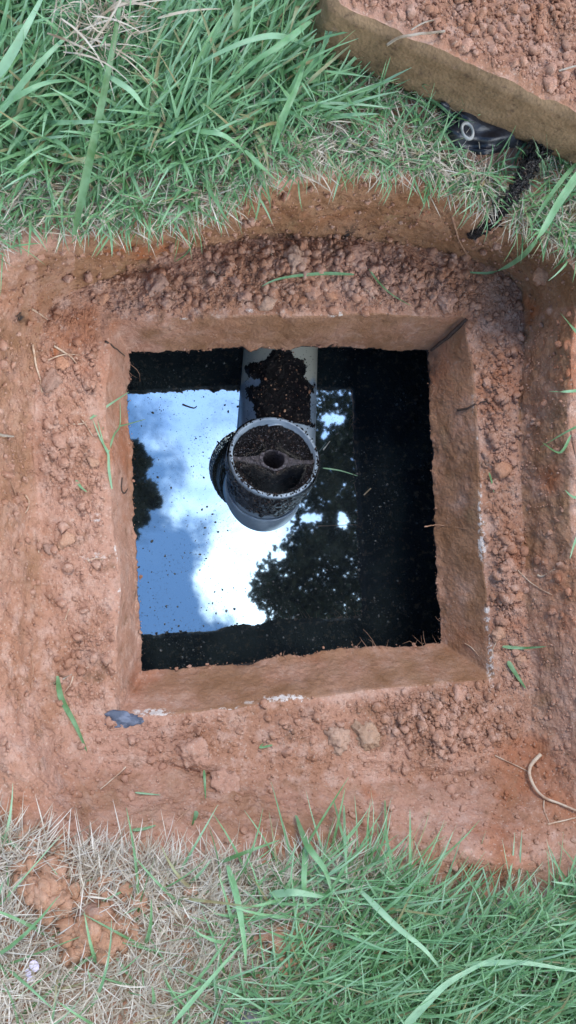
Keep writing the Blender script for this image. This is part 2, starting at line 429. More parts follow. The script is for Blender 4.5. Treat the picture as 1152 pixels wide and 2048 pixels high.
# the walls of the pit: shovel-cut, gently ribbed, a few lumps
rib = fbm(Gn * np.array([1, 1, 2.2]), 26, 4, .55, 44)
D += wall * (rib * .0045 * np.where(PX[:nr, :, 0] > 1000, .6, 1) + lump1 * .002 * sstep(.0, .4, fbm(Gn, 11, 3, .5, 51)) + midf * .003)
lawnm = sstep(2.9, 3.2, tl(vp))
D += lawnm * (fbm(Gn, 9, 3, .5, 61) * .010 + midf * .003)
# hand placed forms
zadd = np.zeros(vp.shape)
zadd += pile * .012 * (ledge > 0)
zadd += blob(955, 1675, 150, 62, 12) * .042 - blob(930, 1565, 170, 22, 6) * .014
zadd += blob(60, 1520, 70, 45, 45) * .022 - blob(130, 1560, 60, 14, 50) * .008
zadd -= blob(60, 555, 100, 9, -22) * .010 + blob(250, 545, 80, 8, -8) * .005
zadd += blob(1130, 600, 34, 70) * .02 + blob(1125, 760, 34, 90) * .014 + blob(1090, 870, 16, 30) * .008 + blob(1140, 930, 20, 40) * .01 + blob(1060, 740, 10, 40) * .006
zadd -= blob(1060, 900, 14, 330) * .002
zadd -= blob(905, 455, 5, 40, -25) * .012
zadd -= blob(700, 458, 22, 6, -40) * .010
zadd += blob(420, 1525, 70, 22, 10) * .010 - blob(400, 1548, 80, 6, 15) * .006
zadd += blob(30, 640, 40, 30) * .008 - blob(40, 635, 14, 14) * .012
rim_flat = sstep(0, .5, tl(vp))
G2 = G.copy()
G2[:nr] += Nn[:nr] * (D * (.45 + .55 * rim_flat))[..., None]
G2[..., 2] += zadd * (.0 + sstep(.6, 1.3, vp)) * (vp < 5)
G2[0] = G[0]; G2[0, :, 2] -= .004
# stain and tone attributes
wetA = np.clip(wallness() * (1 - .55 * sstep(1000, 1500, PX[..., 1])) * np.where(PX[..., 0] < 150, .55, 1) * np.where((PX[..., 0] > 1040) & (PX[..., 1] > 620), .6, 1), 0, 1)
wetA = np.maximum(wetA, .55 * blob(1100, 1250, 60, 300)); wetA = np.maximum(wetA, .5 * blob(100, 1400, 50, 120)); wetA = np.maximum(wetA, .45 * blob(20, 1000, 60, 250))
wetA *= (1 - .8 * blob(940, 1680, 170, 70))
redA = .9 * blob(260, 510, 100, 20, -8) + .8 * blob(45, 1432, 14, 16) + .7 * blob(40, 1500, 12, 10) + .6 * blob(1100, 960, 30, 60) + .5 * blob(740, 1580, 30, 25) + .6 * blob(110, 700, 12, 30, 20) + .35 * blob(640, 430, 200, 30) + .4 * blob(60, 1740, 60, 40) + .4 * blob(925, 600, 40, 25) + .6 * blob(1060, 620, 30, 50)
redA = redA * (.5 + .8 * sstep(-.3, .3, np.concatenate([fbm(Gn, 40, 3, .5, 81), np.zeros((len(G) - nr, NU))])))
def chalkf(blob): return 1.5 * blob(966, 1092, 5, 20) + .9 * blob(960, 1020, 3, 60) + 1.1 * blob(980, 1320, 5, 34) + .9 * blob(974, 1230, 4, 30) + 1.2 * blob(575, 1396, 34, 5, -6) + 1.1 * blob(305, 1424, 34, 6, -5) + .18 * blob(760, 1395, 200, 9, -6) + .22 * blob(700, 1425, 100, 25, -6) + .8 * blob(497, 622, 12, 5) + .7 * blob(668, 630, 12, 5) + .6 * blob(195, 1037, 14, 10) + .5 * blob(190, 1115, 20, 8) + .35 * blob(185, 1180, 35, 90) + .5 * blob(945, 830, 3, 60) + .4 * blob(975, 1380, 18, 8) + .5 * blob(505, 1405, 30, 4, -6)
chalk = chalkf(lambda cx, cy, rx, ry, ang=0: blob(cx, cy, rx * 1.35 + 1.5, ry * 1.3, ang))
dark = 1.0 * blob(702, 456, 22, 8, -40) + 1.0 * blob(40, 632, 10, 12) + .6 * blob(960, 455, 30, 10, -30)  # near-black in two dug hollows and where the sludge trail ends
faces = grid_faces(NU, len(G2))
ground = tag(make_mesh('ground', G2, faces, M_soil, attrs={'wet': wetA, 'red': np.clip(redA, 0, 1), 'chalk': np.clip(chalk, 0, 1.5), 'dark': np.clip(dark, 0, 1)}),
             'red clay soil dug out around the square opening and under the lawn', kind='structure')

# the concrete tank top: underside, ragged lower edge, tapered mud-coated sides of the opening
U0 = outset(B0, 1.2, 0); U0[:, 2] = -.078
Ue = outset(B0, .006, 0); Ue[:, 2] = -.078
Wl = np.concatenate([band(U0, Ue, 6), band(Ue, B0, 3), band(B0, B1, 46), band(B1, outset(B1, .3, -.006), 6, 'lin', True)])
vw = np.concatenate([np.zeros(9), np.arange(46) / 46, np.ones(7)])[:, None] * np.ones((1, NU))
NW = normals(Wl); cw = Wl.mean((0, 1)); cw[2] = 0
inw = (np.array([cw[0], cw[1], 0]) - Wl); inw[..., 2] = .03; inw /= np.linalg.norm(inw, axis=-1, keepdims=True)
on = ((vw > .001) & (vw < 1)).astype(float)[..., None]
dW = fbm(Wl, 25, 4, .5, 91) * .0035 + fbm(Wl, 130, 4, .65, 92) * .0013
wf1, _, wid = worley(Wl, 140, 95); dW += np.clip(1 - wf1 * 1.2, 0, 1) * .0022 * wid * sstep(-.1, .4, fbm(Wl, 20, 3, .5, 96))
ragged = np.exp(-((vw - .0) / .10) ** 2) * (fbm(Wl, 32, 6, .6, 97) * .011 + .001)
on2 = np.clip(((vw >= 0) & (np.arange(len(Wl))[:, None] >= 9)).astype(float), 0, 1) * (vw < 1)
Wl2 = Wl + inw * ((dW * on2 * np.clip((1 - vw) * 8, 0, 1) + ragged * on2))[..., None]
PW = proj(Wl2)
def blobw(cx, cy, rx, ry):
    return np.exp(-(((PW[..., 0] - cx) / rx) ** 2 + ((PW[..., 1] - cy) / ry) ** 2))
wallmud = np.clip(.62 - .35 * sstep(330, 250, PW[..., 0] + 60 * vnoise(Wl, 30, 5)) + .2 * fbm(Wl, 15, 3, .5, 98), 0, 1)
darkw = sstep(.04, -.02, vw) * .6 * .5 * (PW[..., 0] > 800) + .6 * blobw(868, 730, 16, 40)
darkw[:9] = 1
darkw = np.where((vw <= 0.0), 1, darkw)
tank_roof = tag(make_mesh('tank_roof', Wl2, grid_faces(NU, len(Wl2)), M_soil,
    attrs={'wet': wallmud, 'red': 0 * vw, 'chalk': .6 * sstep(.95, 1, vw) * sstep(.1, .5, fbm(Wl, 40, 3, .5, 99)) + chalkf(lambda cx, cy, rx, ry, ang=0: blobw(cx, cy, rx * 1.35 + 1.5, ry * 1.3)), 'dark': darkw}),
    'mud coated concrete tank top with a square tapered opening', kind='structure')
# tank walls and water
hx0, hy0, _ = B0.min(0); hx1, hy1, _ = B0.max(0)
tx0, tx1, ty0, ty1 = hx0 - .35, hx1 + .30, hy0 - .5, hy1 + .12
V = []; Fq = []
for (x0, x1, y0, y1, z0, z1) in ((tx0 - .05, tx0, ty0, ty1, -.9, -.08), (tx1, tx1 + .05, ty0, ty1, -.9, -.08), (tx0 - .05, tx1 + .05, ty0 - .05, ty0, -.9, -.08), (tx0 - .05, tx1 + .05, ty1, ty1 + .05, -.9, -.08), (tx0 - .05, tx1 + .05, ty0 - .05, ty1 + .05, -.95, -.9)):
    o_ = len(V)
    V += [(x0, y0, z0), (x1, y0, z0), (x1, y1, z0), (x0, y1, z0), (x0, y0, z1), (x1, y0, z1), (x1, y1, z1), (x0, y1, z1)]
    Fq += [[o_ + i for i in f] for f in ((0, 3, 2, 1), (4, 5, 6, 7), (0, 1, 5, 4), (1, 2, 6, 5), (2, 3, 7, 6), (3, 0, 4, 7))]
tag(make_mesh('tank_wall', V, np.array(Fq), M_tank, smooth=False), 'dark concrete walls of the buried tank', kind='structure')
WZ = -.23
tag(make_mesh('water', [(tx0, ty0, WZ), (tx1, ty0, WZ), (tx1, ty1, WZ), (tx0, ty1, WZ)], np.array([[0, 1, 2, 3]]), M_water), 'dark still septic water mirroring blue sky and cloud', kind='structure')

# ------------------------------------------------------------------ ray tools on the finished ground
sub = G2[::2, ::2]; sub = np.concatenate([Wl2[9:55:3, ::2], sub])
bvh = BVHTree.FromPolygons([tuple(map(float, v)) for v in sub.reshape(-1, 3)], grid_faces(sub.shape[1], len(sub)).tolist())
def hit(px, py, extra=None):
    d = Vector(ray(float(px), float(py))).normalized(); best = None
    for t in [bvh] + (extra or []):
        h = t.ray_cast(Vector(CP), d)
        if h[0] is not None and (best is None or h[3] < best[3]): best = h
    if best is None: return Vector(P(px, py, .0)), Vector((0, 0, 1))
    n = best[1]; n = n if n.z > 0 else -n
    return best[0], n

# ------------------------------------------------------------------ crumbs and clods
def ico(sub):
    import bmesh
    bm = bmesh.new(); bmesh.ops.create_icosphere(bm, subdivisions=sub, radius=1)
    v = np.array([x.co[:] for x in bm.verts]); f = np.array([[x.index for x in q.verts] for q in bm.faces]); bm.free(); return v, f
ICO = {1: ico(1), 2: ico(2), 3: ico(3), 4: ico(4)}
def clod_shape(level, seed, rough=.35):
    v, f = ICO[level]
    n = fbm(v + seed * 5.3, 1.1, 3, .6, seed); w = vnoise(v + seed * 2.1, 3.2, seed + 9)
    rs = np.random.default_rng(seed + 5); pn = rs.normal(size=(11, 3)); pn /= np.linalg.norm(pn, axis=1, keepdims=True); pdist = rs.uniform(.62, .95, 11)
    dt = v @ pn.T; fac = np.min(np.where(dt > .05, pdist / np.maximum(dt, .05), 9), axis=1); fac = np.minimum(fac, 1.15)
    s = fac * (1 + rough * .9 * n + rough * .7 * w + .22 * vnoise(v + seed * 1.7, 5.5, seed + 3))
    if level >= 3:
        g, _, gi = worley(v + seed, 3.0, seed); s = s + .12 * np.clip(1 - g, 0, 1) * gi + .06 * vnoise(v + seed, 9., seed)
    v = v * s[:, None] * np.array([1, .85, .7]); return v, f
SH = {1: [clod_shape(1, i, .45) for i in range(8)], 2: [clod_shape(2, i + 20) for i in range(8)]}
def rand_rot(n):
    q = rng.normal(size=(n, 4)); q /= np.linalg.norm(q, axis=1, keepdims=True); a, b, c, d = q.T
    return np.stack([1 - 2 * (c * c + d * d), 2 * (b * c - a * d), 2 * (b * d + a * c), 2 * (b * c + a * d), 1 - 2 * (b * b + d * d), 2 * (c * d - a * b),
                     2 * (b * d - a * c), 2 * (c * d + a * b), 1 - 2 * (b * b + c * c)], -1).reshape(n, 3, 3)
def merge_crumbs(name, pos, size, mat, level_cut, label, attrs0=None, kind='stuff', parent=None):
    Vs, Fs, off = [], [], 0
    for lev in (1, 2):
        m = (size >= level_cut) if lev == 2 else (size < level_cut)
        if not m.any(): continue
        p, s = pos[m], size[m]; ids = rng.integers(0, 8, len(p)); R = rand_rot(len(p))
        for j in range(8):
            q = ids == j
            if not q.any(): continue
            v, f = SH[lev][j]
            vv = np.einsum('nij,kj->nki', R[q], v) * s[q][:, None, None] + p[q][:, None, :]
            ff = f[None] + (np.arange(q.sum()) * len(v))[:, None, None] + off
            Vs.append(vv.reshape(-1, 3)); Fs.append(ff.reshape(-1, 3)); off += vv.shape[0] * vv.shape[1]
    V = np.concatenate(Vs); z = np.zeros(len(V))
    o = make_mesh(name, V, np.concatenate(Fs), mat, parent, attrs={'wet': z + (attrs0 or 0), 'red': z, 'chalk': z, 'dark': z})
    return tag(o, label, kind=kind)
flatG = G2[:nr].reshape(-1, 3); flatPX = PX[:nr].reshape(-1, 2); fc = crumbiness.ravel()
infr = (flatPX[:, 0] > -60) & (flatPX[:, 0] < 1210) & (flatPX[:, 1] > -60) & (flatPX[:, 1] < 2110)
cell = np.linalg.norm(np.cross(np.roll(G2, -1, 1)[:nr] - G2[:nr], np.gradient(G2[:nr], axis=0)), axis=-1).ravel()
def pick(w, n):
    w = w * infr * cell; w = w / w.sum(); return rng.choice(len(w), n, p=w)
i1 = pick((fc ** 1.5 + .02 * (tl(wallness()).ravel()) + .12 * (tl(vp).ravel() < 2.9)) * (tl(vp).ravel() > .05), 15000)
s1 = .0009 + .0011 * rng.pareto(2.6, len(i1)); s1 = np.clip(s1, 0, .0065)
p1 = flatG[i1] + rng.normal(size=(len(i1), 3)) * .001; p1[:, 2] += s1 * .2
merge_crumbs('soil_crumbs', p1, s1, M_soil, .0028, 'loose red soil crumbs strewn over the dug ledge')
wv_ = (tl(pile).ravel() ** 1.5) * (tl(vp).ravel() > .35) * (tl(vp).ravel() < 2.2)
i2 = pick(wv_, 5200); s2 = np.clip(.0007 + .0011 * rng.pareto(2.1, len(i2)), 0, .0075)
p2 = flatG[i2] + rng.normal(size=(len(i2), 3)) * .001; p2[:, 2] += s2 * .15
merge_crumbs('heaped_soil_crumbs', p2, s2, M_soil, .0028, 'heaps of coarse red crumbs on the ledge round the opening')
# crumbs hanging on the ragged lower edge of the opening
k9 = rng.integers(0, NU, 1500); e9 = Wl2[9 + rng.integers(0, 4, 1500), k9]; e9 = e9[fbm(e9, 35, 3, .6, 4) > rng.uniform(-.5, .45, 1500)]; e9 = e9 + rng.normal(size=e9.shape) * [.002, .002, .001]
merge_crumbs('edge_crumbs', e9, np.clip(.0004 + .0006 * rng.pareto(2.5, len(e9)), 0, .0028), M_soil, .0018, 'fine soil crumbs clinging to the lower edge of the opening', .4)

def clod(px, py, r, mat, label, flat=.7, ang=None, lev=3, extra=None, asp=1.25):
    h, n = hit(px, py, extra); depth = (Vector(CP) - h).length
    R = r / FPX * depth
    v, f = clod_shape(lev, int(px * 7 + py) % 997, .30)
    v = v * np.array([asp, 1, flat]) / np.array([1, .85, .7]) * .92
    a = math.radians(ang if ang is not None else rng.uniform(0, 180))
    Rz = np.array([[math.cos(a), -math.sin(a), 0], [math.sin(a), math.cos(a), 0], [0, 0, 1]])
    v = (v @ Rz.T) * R
    z = np.zeros(len(v))
    o = make_mesh('soil_clod', v, f, mat, attrs={'wet': z, 'red': z, 'chalk': z, 'dark': z})
    o.location = h + Vector((0, 0, R * flat * (.12 if r < 22 else -.12)))
    return tag(o, label, 'soil clod')
CL = [
 (592,522,27,'clod_pale','big pale clod on the heap above the opening, largest there'),
 (717,514,22,'clod_red','round red clod at the upper right of the heap above the opening'),
 (625,585,17,'clod_red','rough clod centred just above the rim over the grey pipe'),
 (658,588,13,'clod_orange','reddish clod beside the rough one above the pipe'),
 (487,589,15,'clod_red','smooth clod on the ledge above the left pipe edge'),
 (537,606,16,'clod_pale','pale clod touching the upper rim above the pipe'),
 (470,560,12,'clod_red','small clod left of the long green blade on the upper ledge'),
 (312,572,22,'clod_grey','dull brown clod on the upper ledge towards the left corner'),
 (202,598,13,'clod_orange','orange brown clod at the upper left corner of the ledge'),
 (894,600,20,'clod_red','wide clod just above the upper right rim corner'),
 (835,570,12,'clod_red','knobbly clod between the heap and the upper right corner'),
 (975,768,11,'clod_red','domed clod on the right ledge above the dark root'),
 (1002,936,17,'clod_orange','tan clod with a notch on the right ledge below the dark root'),
 (989,970,11,'clod_red','small round clod just under the notched tan clod on the right ledge'),
 (1087,552,17,'clod_orange','upright orange lump in the upper right corner of the pit'),
 (1008,1147,16,'clod_red','flat wide clod at mid height of the right ledge'),
 (1019,1126,12,'clod_red','clod right behind the flat wide one on the right ledge'),
 (1014,1093,12,'clod_red','clod at the top of the row on the right ledge'),
 (1034,1196,11,'clod_orange','clod at the bottom of the row on the right ledge'),
 (997,1266,16,'clod_tan','rounded tan clod beside the white scrape on the right rim'),
 (1043,1321,12,'clod_tan','lone pale tan clod below the green blade near the lower right corner'),
 (919,1388,17,'clod_red','rounded clod just below the lower right corner of the opening'),
 (880,1440,13,'clod_red','clod on top of the lower right heap'),
 (126,727,13,'clod_orange','orange clod under the forked pale rootlets on the left ledge'),
 (101,763,19,'clod_grey','grey brown clod on the left ledge beside the thin stalk'),
 (117,880,14,'clod_red','pinkish clod midway up the left ledge near the sprig'),
 (188,924,11,'clod_tan','small clod touching the pale green sprig on the left'),
 (131,1081,14,'clod_tan','light tan clod standing out on the middle of the left ledge'),
 (100,1098,12,'clod_grey','grey clod beside the light tan one on the left ledge'),
 (385,1507,30,'clod_red','broad olive tinted clod below the lower rim, left of middle'),
 (678,1477,25,'clod_pale','yellowish clod below the lower rim, left of a similar one'),
 (735,1478,25,'clod_green','dull olive clod below the lower rim, right of the yellowish one'),
 (455,1575,26,'clod_red','flat greenish clod half sunk in the lower bank'),
 (268,1760,17,'clod_tan','clod on the straw between the two soil heaps and the pit'),
 (213,1782,16,'clod_tan','clod between the orange heap and the brown heap on straw'),
 (705,1985,16,'clod_orange','round red clod deep in the green grass at the bottom'),
 (572,1862,13,'clod_tan','topmost clod of the cluster in the grass at the bottom'),
 (605,1855,12,'clod_tan','clod right of the topmost one in the bottom grass cluster'),
 (580,1900,17,'clod_tan','biggest clod of the cluster in the bottom grass'),
 (535,1920,15,'clod_orange','lowest clod of the cluster in the bottom grass'),
 (500,1845,13,'clod_grey','dull clod at the left end of the cluster in the bottom grass'),
 (690,225,10,'clod_orange','small red crumb lodged in the grass below the concrete lid'),
 (800,318,8,'clod_orange','tiny red clod in the straw above the pit'),
]
for (x, y, r, m, lab) in CL: clod(x, y, r, M_clod[m], lab, lev=3 if r < 20 else 4)['group'] = 'soil clods lying round the opening'
for (x, y, r, m, lab, asp, ang) in ((88,1772,42,'clod_tan','large orange soil heap on the straw at the lower left',1.15,60), (190,1862,42,'clod_grey','large grey brown soil heap on the straw at the lower left',1.0,20)):
    o = clod(x, y, r, M_clod[m], lab, flat=.55, lev=4, asp=asp, ang=ang); o.location.z += .004; o.name = 'soil_heap'; o['category'] = 'soil heap'
hp = []
for (cx, cy, rr, n) in ((88,1772,55,900),(190,1862,58,1000),(125,1700,22,60),(560,1885,50,160),(240,1775,30,60),(60,1700,60,40),(320,1780,90,70),(470,1800,90,50),(690,1800,30,30)):
    for _ in range(n):
        a, q = rng.uniform(0, 6.28), rr * rng.uniform() ** .62; ir = 1 + .28 * math.sin(2 * a + cx) + .16 * math.sin(5 * a + cy) + .1 * math.sin(9 * a); h, nn = hit(cx + ir * q * math.cos(a), cy + ir * q * math.sin(a)); hp.append((h.x, h.y, h.z + .003 + .015 * (1 - (q / rr) ** 2) * (rr > 40) * (rr < 60)))
hp = np.array(hp); merge_crumbs('scattered_soil', hp, np.clip(.0011 + .0017 * rng.pareto(2.0, len(hp)), 0, .010), M_clod['clod_tan'], .0025, 'orange soil crumbs thrown on the straw and grass below the pit')

# ------------------------------------------------------------------ blades
def blades(base, azim, tilt, length, width, bend, nseg=4, fold=True, droop=None, tone=None, tipw=.08, curl=None):
    """tilt = starting angle above horizontal; bend = radians lost along the blade"""
    n = len(base); t = np.linspace(0, 1, nseg + 1)
    ang = tilt[:, None] - bend[:, None] * t[None]
    azs = azim[:, None] + (curl[:, None] * t[None] if curl is not None else 0)
    ds = (length / nseg)[:, None]
    am = (ang[:, 1:] + ang[:, :-1]) / 2; azm = azs[:, 1:] if curl is not None else np.repeat(azs[:, :1], nseg, 1)
    step = np.stack([np.cos(am) * np.cos(azm), np.cos(am) * np.sin(azm), np.sin(am)], -1) * ds[..., None]
    pts = np.concatenate([base[:, None], base[:, None] + np.cumsum(step, 1)], 1)
    roll = rng.uniform(-.6, .6, n)[:, None] + rng.uniform(-1.0, 1.0, n)[:, None] * t
    side = np.stack([-np.sin(azim), np.cos(azim), np.zeros(n)], -1)[:, None] * np.cos(roll)[..., None]
    side = side + np.array([0, 0, 1.]) * np.sin(roll)[..., None]
    wprof = np.clip(np.minimum(.55 + 2.2 * t, (1 - t) ** .55 + tipw), 0, 1)
    hw = width[:, None] * .5 * wprof[None]
    L = pts - side * hw[..., None]; R = pts + side * hw[..., None]
    if fold:
        mid = pts - np.stack([-np.sin(am.mean(1)) * np.cos(azim), -np.sin(am.mean(1)) * np.sin(azim), np.cos(am.mean(1))], -1)[:, None] * hw[..., None] * .35
        V = np.stack([L, mid, R], 2); c = 3
    else:
        V = np.stack([L, R], 2); c = 2
    V = V.reshape(n, -1, 3); F = []
    for s in range(nseg):
        for j in range(c - 1): F.append([s * c + j, s * c + j + 1, (s + 1) * c + j + 1, (s + 1) * c + j])
    F = np.array(F)[None] + (np.arange(n) * V.shape[1])[:, None, None]
    tone = rng.uniform(0, 1, n) if tone is None else tone
    if fold: tone = np.where(rng.uniform(size=n) < .07, 0, .22 + .78 * tone)
    T = np.clip(tone[:, None] + .25 * (np.repeat(t, c)[None] - .5), 0, 1)
    return V.reshape(-1, 3), F.reshape(-1, 4), np.broadcast_to(T, (n, V.shape[1])).ravel()
def pick_px(fn, n, zmin=None):
    """ground vertices chosen with weight fn(px,py) on lawn"""
    w = np.clip(fn(flatPX[:, 0], flatPX[:, 1]), 0, None); big = (flatPX[:, 0] > -140) & (flatPX[:, 0] < 1300) & (flatPX[:, 1] > -200) & (flatPX[:, 1] < 2250)
    ex = np.exp(-(((flatPX[:, 0] - 965) * .95 + (flatPX[:, 1] - 262) * .3) / 95) ** 4 - ((-(flatPX[:, 0] - 965) * .3 + (flatPX[:, 1] - 262) * .95) / 42) ** 4)
    tar = np.min([np.hypot(flatPX[:, 0] - a, flatPX[:, 1] - b) for a, b in ((1060,310),(1045,340),(1030,365),(1018,390),(1005,412),(990,435))], axis=0)
    for (a, b_, r_) in ((88,1772,66),(190,1862,70),(125,1700,26),(560,1885,46),(600,1860,30),(240,1775,26)): ex = np.maximum(ex, .93 * np.exp(-(np.hypot(flatPX[:, 0] - a, flatPX[:, 1] - b_) / r_) ** 4))
    w = w * cell * big * (1 - ex) * (.15 + .85 * sstep(14, 26, tar)); idx = rng.choice(len(w), n, p=w / w.sum())
    return flatG[idx] + rng.normal(size=(n, 3)) * [.0015, .0015, .0005], flatPX[idx]
vflat = tl(vp).ravel()
edge_top = lambda x: np.interp(x, [-100, 0, 60, 150, 290, 430, 500, 560, 640, 790, 900, 980, 1060, 1130, 1200], [500, 500, 430, 452, 440, 415, 370, 345, 325, 338, 372, 412, 455, 500, 520])
edge_bot = lambda x: np.interp(x, [-100, 0, 100, 240, 380, 560, 660, 780, 860, 950, 1080, 1160], [1655, 1660, 1690, 1700, 1730, 1730, 1715, 1730, 1790, 1820, 1800, 1750])
nz = lambda x, y, s, seed: vnoise(np.stack([x, y, 0 * x], -1), 1 / s, seed)

def lawn_top_big(x, y): return (y < edge_top(x) - 70 - 0 * x) * sstep(680, 560, x) * (vflat > 2.9) * sstep(420, 250, y) * (.5 + .5 * (nz(x, y, 70, 3) > -.3))
def lawn_top_all(x, y): return (y < edge_top(x) - 15) * (vflat > 2.8) * (.35 + .65 * sstep(-.2, .3, nz(x, y, 45, 6)))
def edge_top_w(x, y): return np.exp(-((edge_top(x) - 28 - y) / 26) ** 2) * (vflat > 2.6)
def lawn_bot_green(x, y): return (y > edge_bot(x) + 15) * (vflat > 2.8) * (.04 + sstep(380, 800, x + .45 * (y - 1850)))
def lawn_bot_straw(x, y): return (y > edge_bot(x) - 5) * (vflat > 2.7) * (.28 + sstep(800, 450, x + .5 * (y - 1850)) + .9 * np.exp(-((y - edge_bot(x) - 40) / 50) ** 2))
allV = {}
def add(name, mat, label, V, F, T):
    o = make_mesh(name, V, F, mat, attrs={'tone': T}); return tag(o, label, kind='stuff')
def batch(fn, n, az_mean, az_sd, tilt, length, width, bend, nseg=4, fold=True, tone=None, zoff=0, curl=.5):
    b0, pxs = pick_px(fn, n); b0[:, 2] += rng.uniform(-.002, .004, n) + zoff
    az_ = np.radians(rng.normal(az_mean, az_sd, n)) if az_sd < 180 else rng.uniform(0, 2 * np.pi, n)
    return blades(b0, az_, np.radians(rng.uniform(*tilt, n)), rng.uniform(*length, n) * 1.0, rng.uniform(*width, n), np.radians(rng.uniform(*bend, n)), nseg, fold,
                  tone=None if tone is None else np.clip(rng.normal(*tone, n), 0, 1), curl=rng.normal(0, curl, n))
def cat(*bs):
    Vs, Fs, Ts, o = [], [], [], 0
    for v, f, t in bs: Vs.append(v); Fs.append(f + o); Ts.append(t); o += len(v)
    return np.concatenate(Vs), np.concatenate(Fs), np.concatenate(Ts)
add('lawn_grass', M_grass, 'long blue green lawn grass above the pit', *cat(
    batch(lawn_top_big, 2100, 52, 24, (8, 45), (.05, .12), (.0022, .0056), (-5, 40), 6, tone=(.62, .22), curl=.22),
    batch(lawn_top_big, 1100, 235, 40, (20, 70), (.035, .085), (.0022, .0050), (10, 70), 5, tone=(.5, .2), curl=.25),
    batch(lawn_top_big, 900, 140, 60, (15, 60), (.035, .09), (.0022, .0050), (5, 60), 5, tone=(.5, .22), curl=.25),
    batch(lawn_top_all, 6500, 0, 400, (15, 75), (.02, .055), (.0014, .0034), (5, 70), 4, tone=(.45, .22), curl=.25),
    batch(edge_top_w, 1100, 250, 60, (-10, 55), (.018, .045), (.0013, .0030), (10, 90), 4, tone=(.5, .2), curl=.3)))
add('lawn_grass', M_grass, 'blue green lawn grass below the pit', *cat(
    batch(lawn_bot_green, 2200, 50, 28, (10, 60), (.05, .12), (.0016, .0046), (0, 50), 5, tone=(.66, .2), curl=.22),
    batch(lawn_bot_green, 1500, 135, 30, (10, 60), (.045, .11), (.0016, .0042), (0, 50), 5, tone=(.62, .2), curl=.22),
    batch(lawn_bot_green, 2500, 0, 400, (15, 70), (.025, .06), (.0012, .0028), (0, 60), 4, tone=(.5, .2), curl=.25)))
tuft = lambda x, y: np.exp(-((x - 200) / 60) ** 2 - ((y - 105) / 40) ** 2) * (vflat > 2.8)
add('dry_grass', M_straw, 'tangled tuft of dead tan grass in the upper left lawn', *cat(
    batch(tuft, 110, 0, 400, (-10, 40), (.025, .055), (.0008, .0016), (-60, 110), 7, False, tone=(.28, .16), curl=2.2, zoff=.04),
    batch(tuft, 26, 20, 30, (0, 30), (.04, .09), (.0012, .0026), (-10, 60), 6, False, tone=(.38, .2), curl=.9, zoff=.045)))
add('dry_grass', M_straw, 'dry straw coloured thatch along the upper edge of the pit', *cat(
    batch(edge_top_w, 4200, 0, 400, (-20, 50), (.014, .038), (.0007, .0017), (-20, 60), 3, False, tone=(.5, .25), curl=.25),
    batch(lawn_top_all, 7500, 0, 400, (-5, 45), (.014, .045), (.0008, .0020), (-10, 40), 3, False, tone=(.5, .25), curl=.2)))
add('dry_grass', M_straw, 'pale dry straw thatch covering the lawn below the pit', *cat(
    batch(lawn_bot_straw, 6800, 72, 40, (0, 60), (.02, .055), (.0007, .0019), (-10, 40), 3, False, tone=(.62, .34), curl=.15),
    batch(lawn_bot_straw, 5200, 0, 400, (-5, 50), (.014, .045), (.0007, .0019), (-10, 40), 3, False, tone=(.5, .34), curl=.2)))

# ------------------------------------------------------------------ single blades, roots and twigs lying on things
def spline(pts, n):
    pts = np.array(pts, float)
    if len(pts) == 2: pts = np.array([pts[0], pts.mean(0), pts[1]])
    t = np.linspace(0, len(pts) - 1, n); i = np.clip(t.astype(int), 0, len(pts) - 2); f = (t - i)[:, None]
    g = lambda j: pts[np.clip(j, 0, len(pts) - 1)]
    p0, p1, p2, p3 = g(i - 1), g(i), g(i + 1), g(i + 2)
    return .5 * (2 * p1 + (p2 - p0) * f + (2 * p0 - 5 * p1 + 4 * p2 - p3) * f ** 2 + (-p0 + 3 * p1 - 3 * p2 + p3) * f ** 3)
def path3(pxs, n, lift=.002, z=None, extra=None):
    """pxs: (px,py) or (px,py,lift)"""
    c = []
    for q in pxs:
        if z is not None: c.append(P(q[0], q[1], z))
        else:
            h, nn = hit(q[0], q[1], extra); d = (Vector(CP) - h).normalized(); l = q[2] if len(q) > 2 else lift
            c.append(np.array(h + d * l))
    return spline(c, n)
def ribbon(C, w, taper=True):
    T = np.gradient(C, axis=0); T /= np.linalg.norm(T, axis=1, keepdims=True)
    S = np.cross(T, [0.1, 0.1, 1.]); S /= np.linalg.norm(S, axis=1, keepdims=True); t = np.linspace(0, 1, len(C))
    wp = np.clip(np.minimum(.4 + 3 * t, (1 - t) ** .6 + .06), 0, 1) if taper else 1 + 0 * t
    hw = (w / 2 * wp)[:, None]; up = np.cross(S, T)
    V = np.stack([C - S * hw, C - up * hw * .3, C + S * hw], 1).reshape(-1, 3)
    n = len(C); F = [[i * 3 + j, i * 3 + j + 1, i * 3 + j + 4, i * 3 + j + 3] for i in range(n - 1) for j in (0, 1)]
    return V, np.array(F)
def tube(C, r, ns=6, taper=.5):
    C = np.asarray(C); T = np.gradient(C, axis=0); T /= np.linalg.norm(T, axis=1, keepdims=True) + 1e-9
    A = np.cross(T, [.13, .31, .94]); A /= np.linalg.norm(A, axis=1, keepdims=True); B = np.cross(T, A); t = np.linspace(0, 1, len(C))
    rr = (r * (1 - (1 - taper) * t))[:, None, None] if np.isscalar(r) else np.asarray(r)[:, None, None]
    a = np.linspace(0, 2 * np.pi, ns, endpoint=False)
    V = C[:, None] + rr * (A[:, None] * np.cos(a)[None, :, None] + B[:, None] * np.sin(a)[None, :, None])
    F = grid_faces(ns, len(C)); n = len(C)
    return V.reshape(-1, 3), [F, np.array([list(range(ns))[::-1], [(n - 1) * ns + i for i in range(ns)]])]
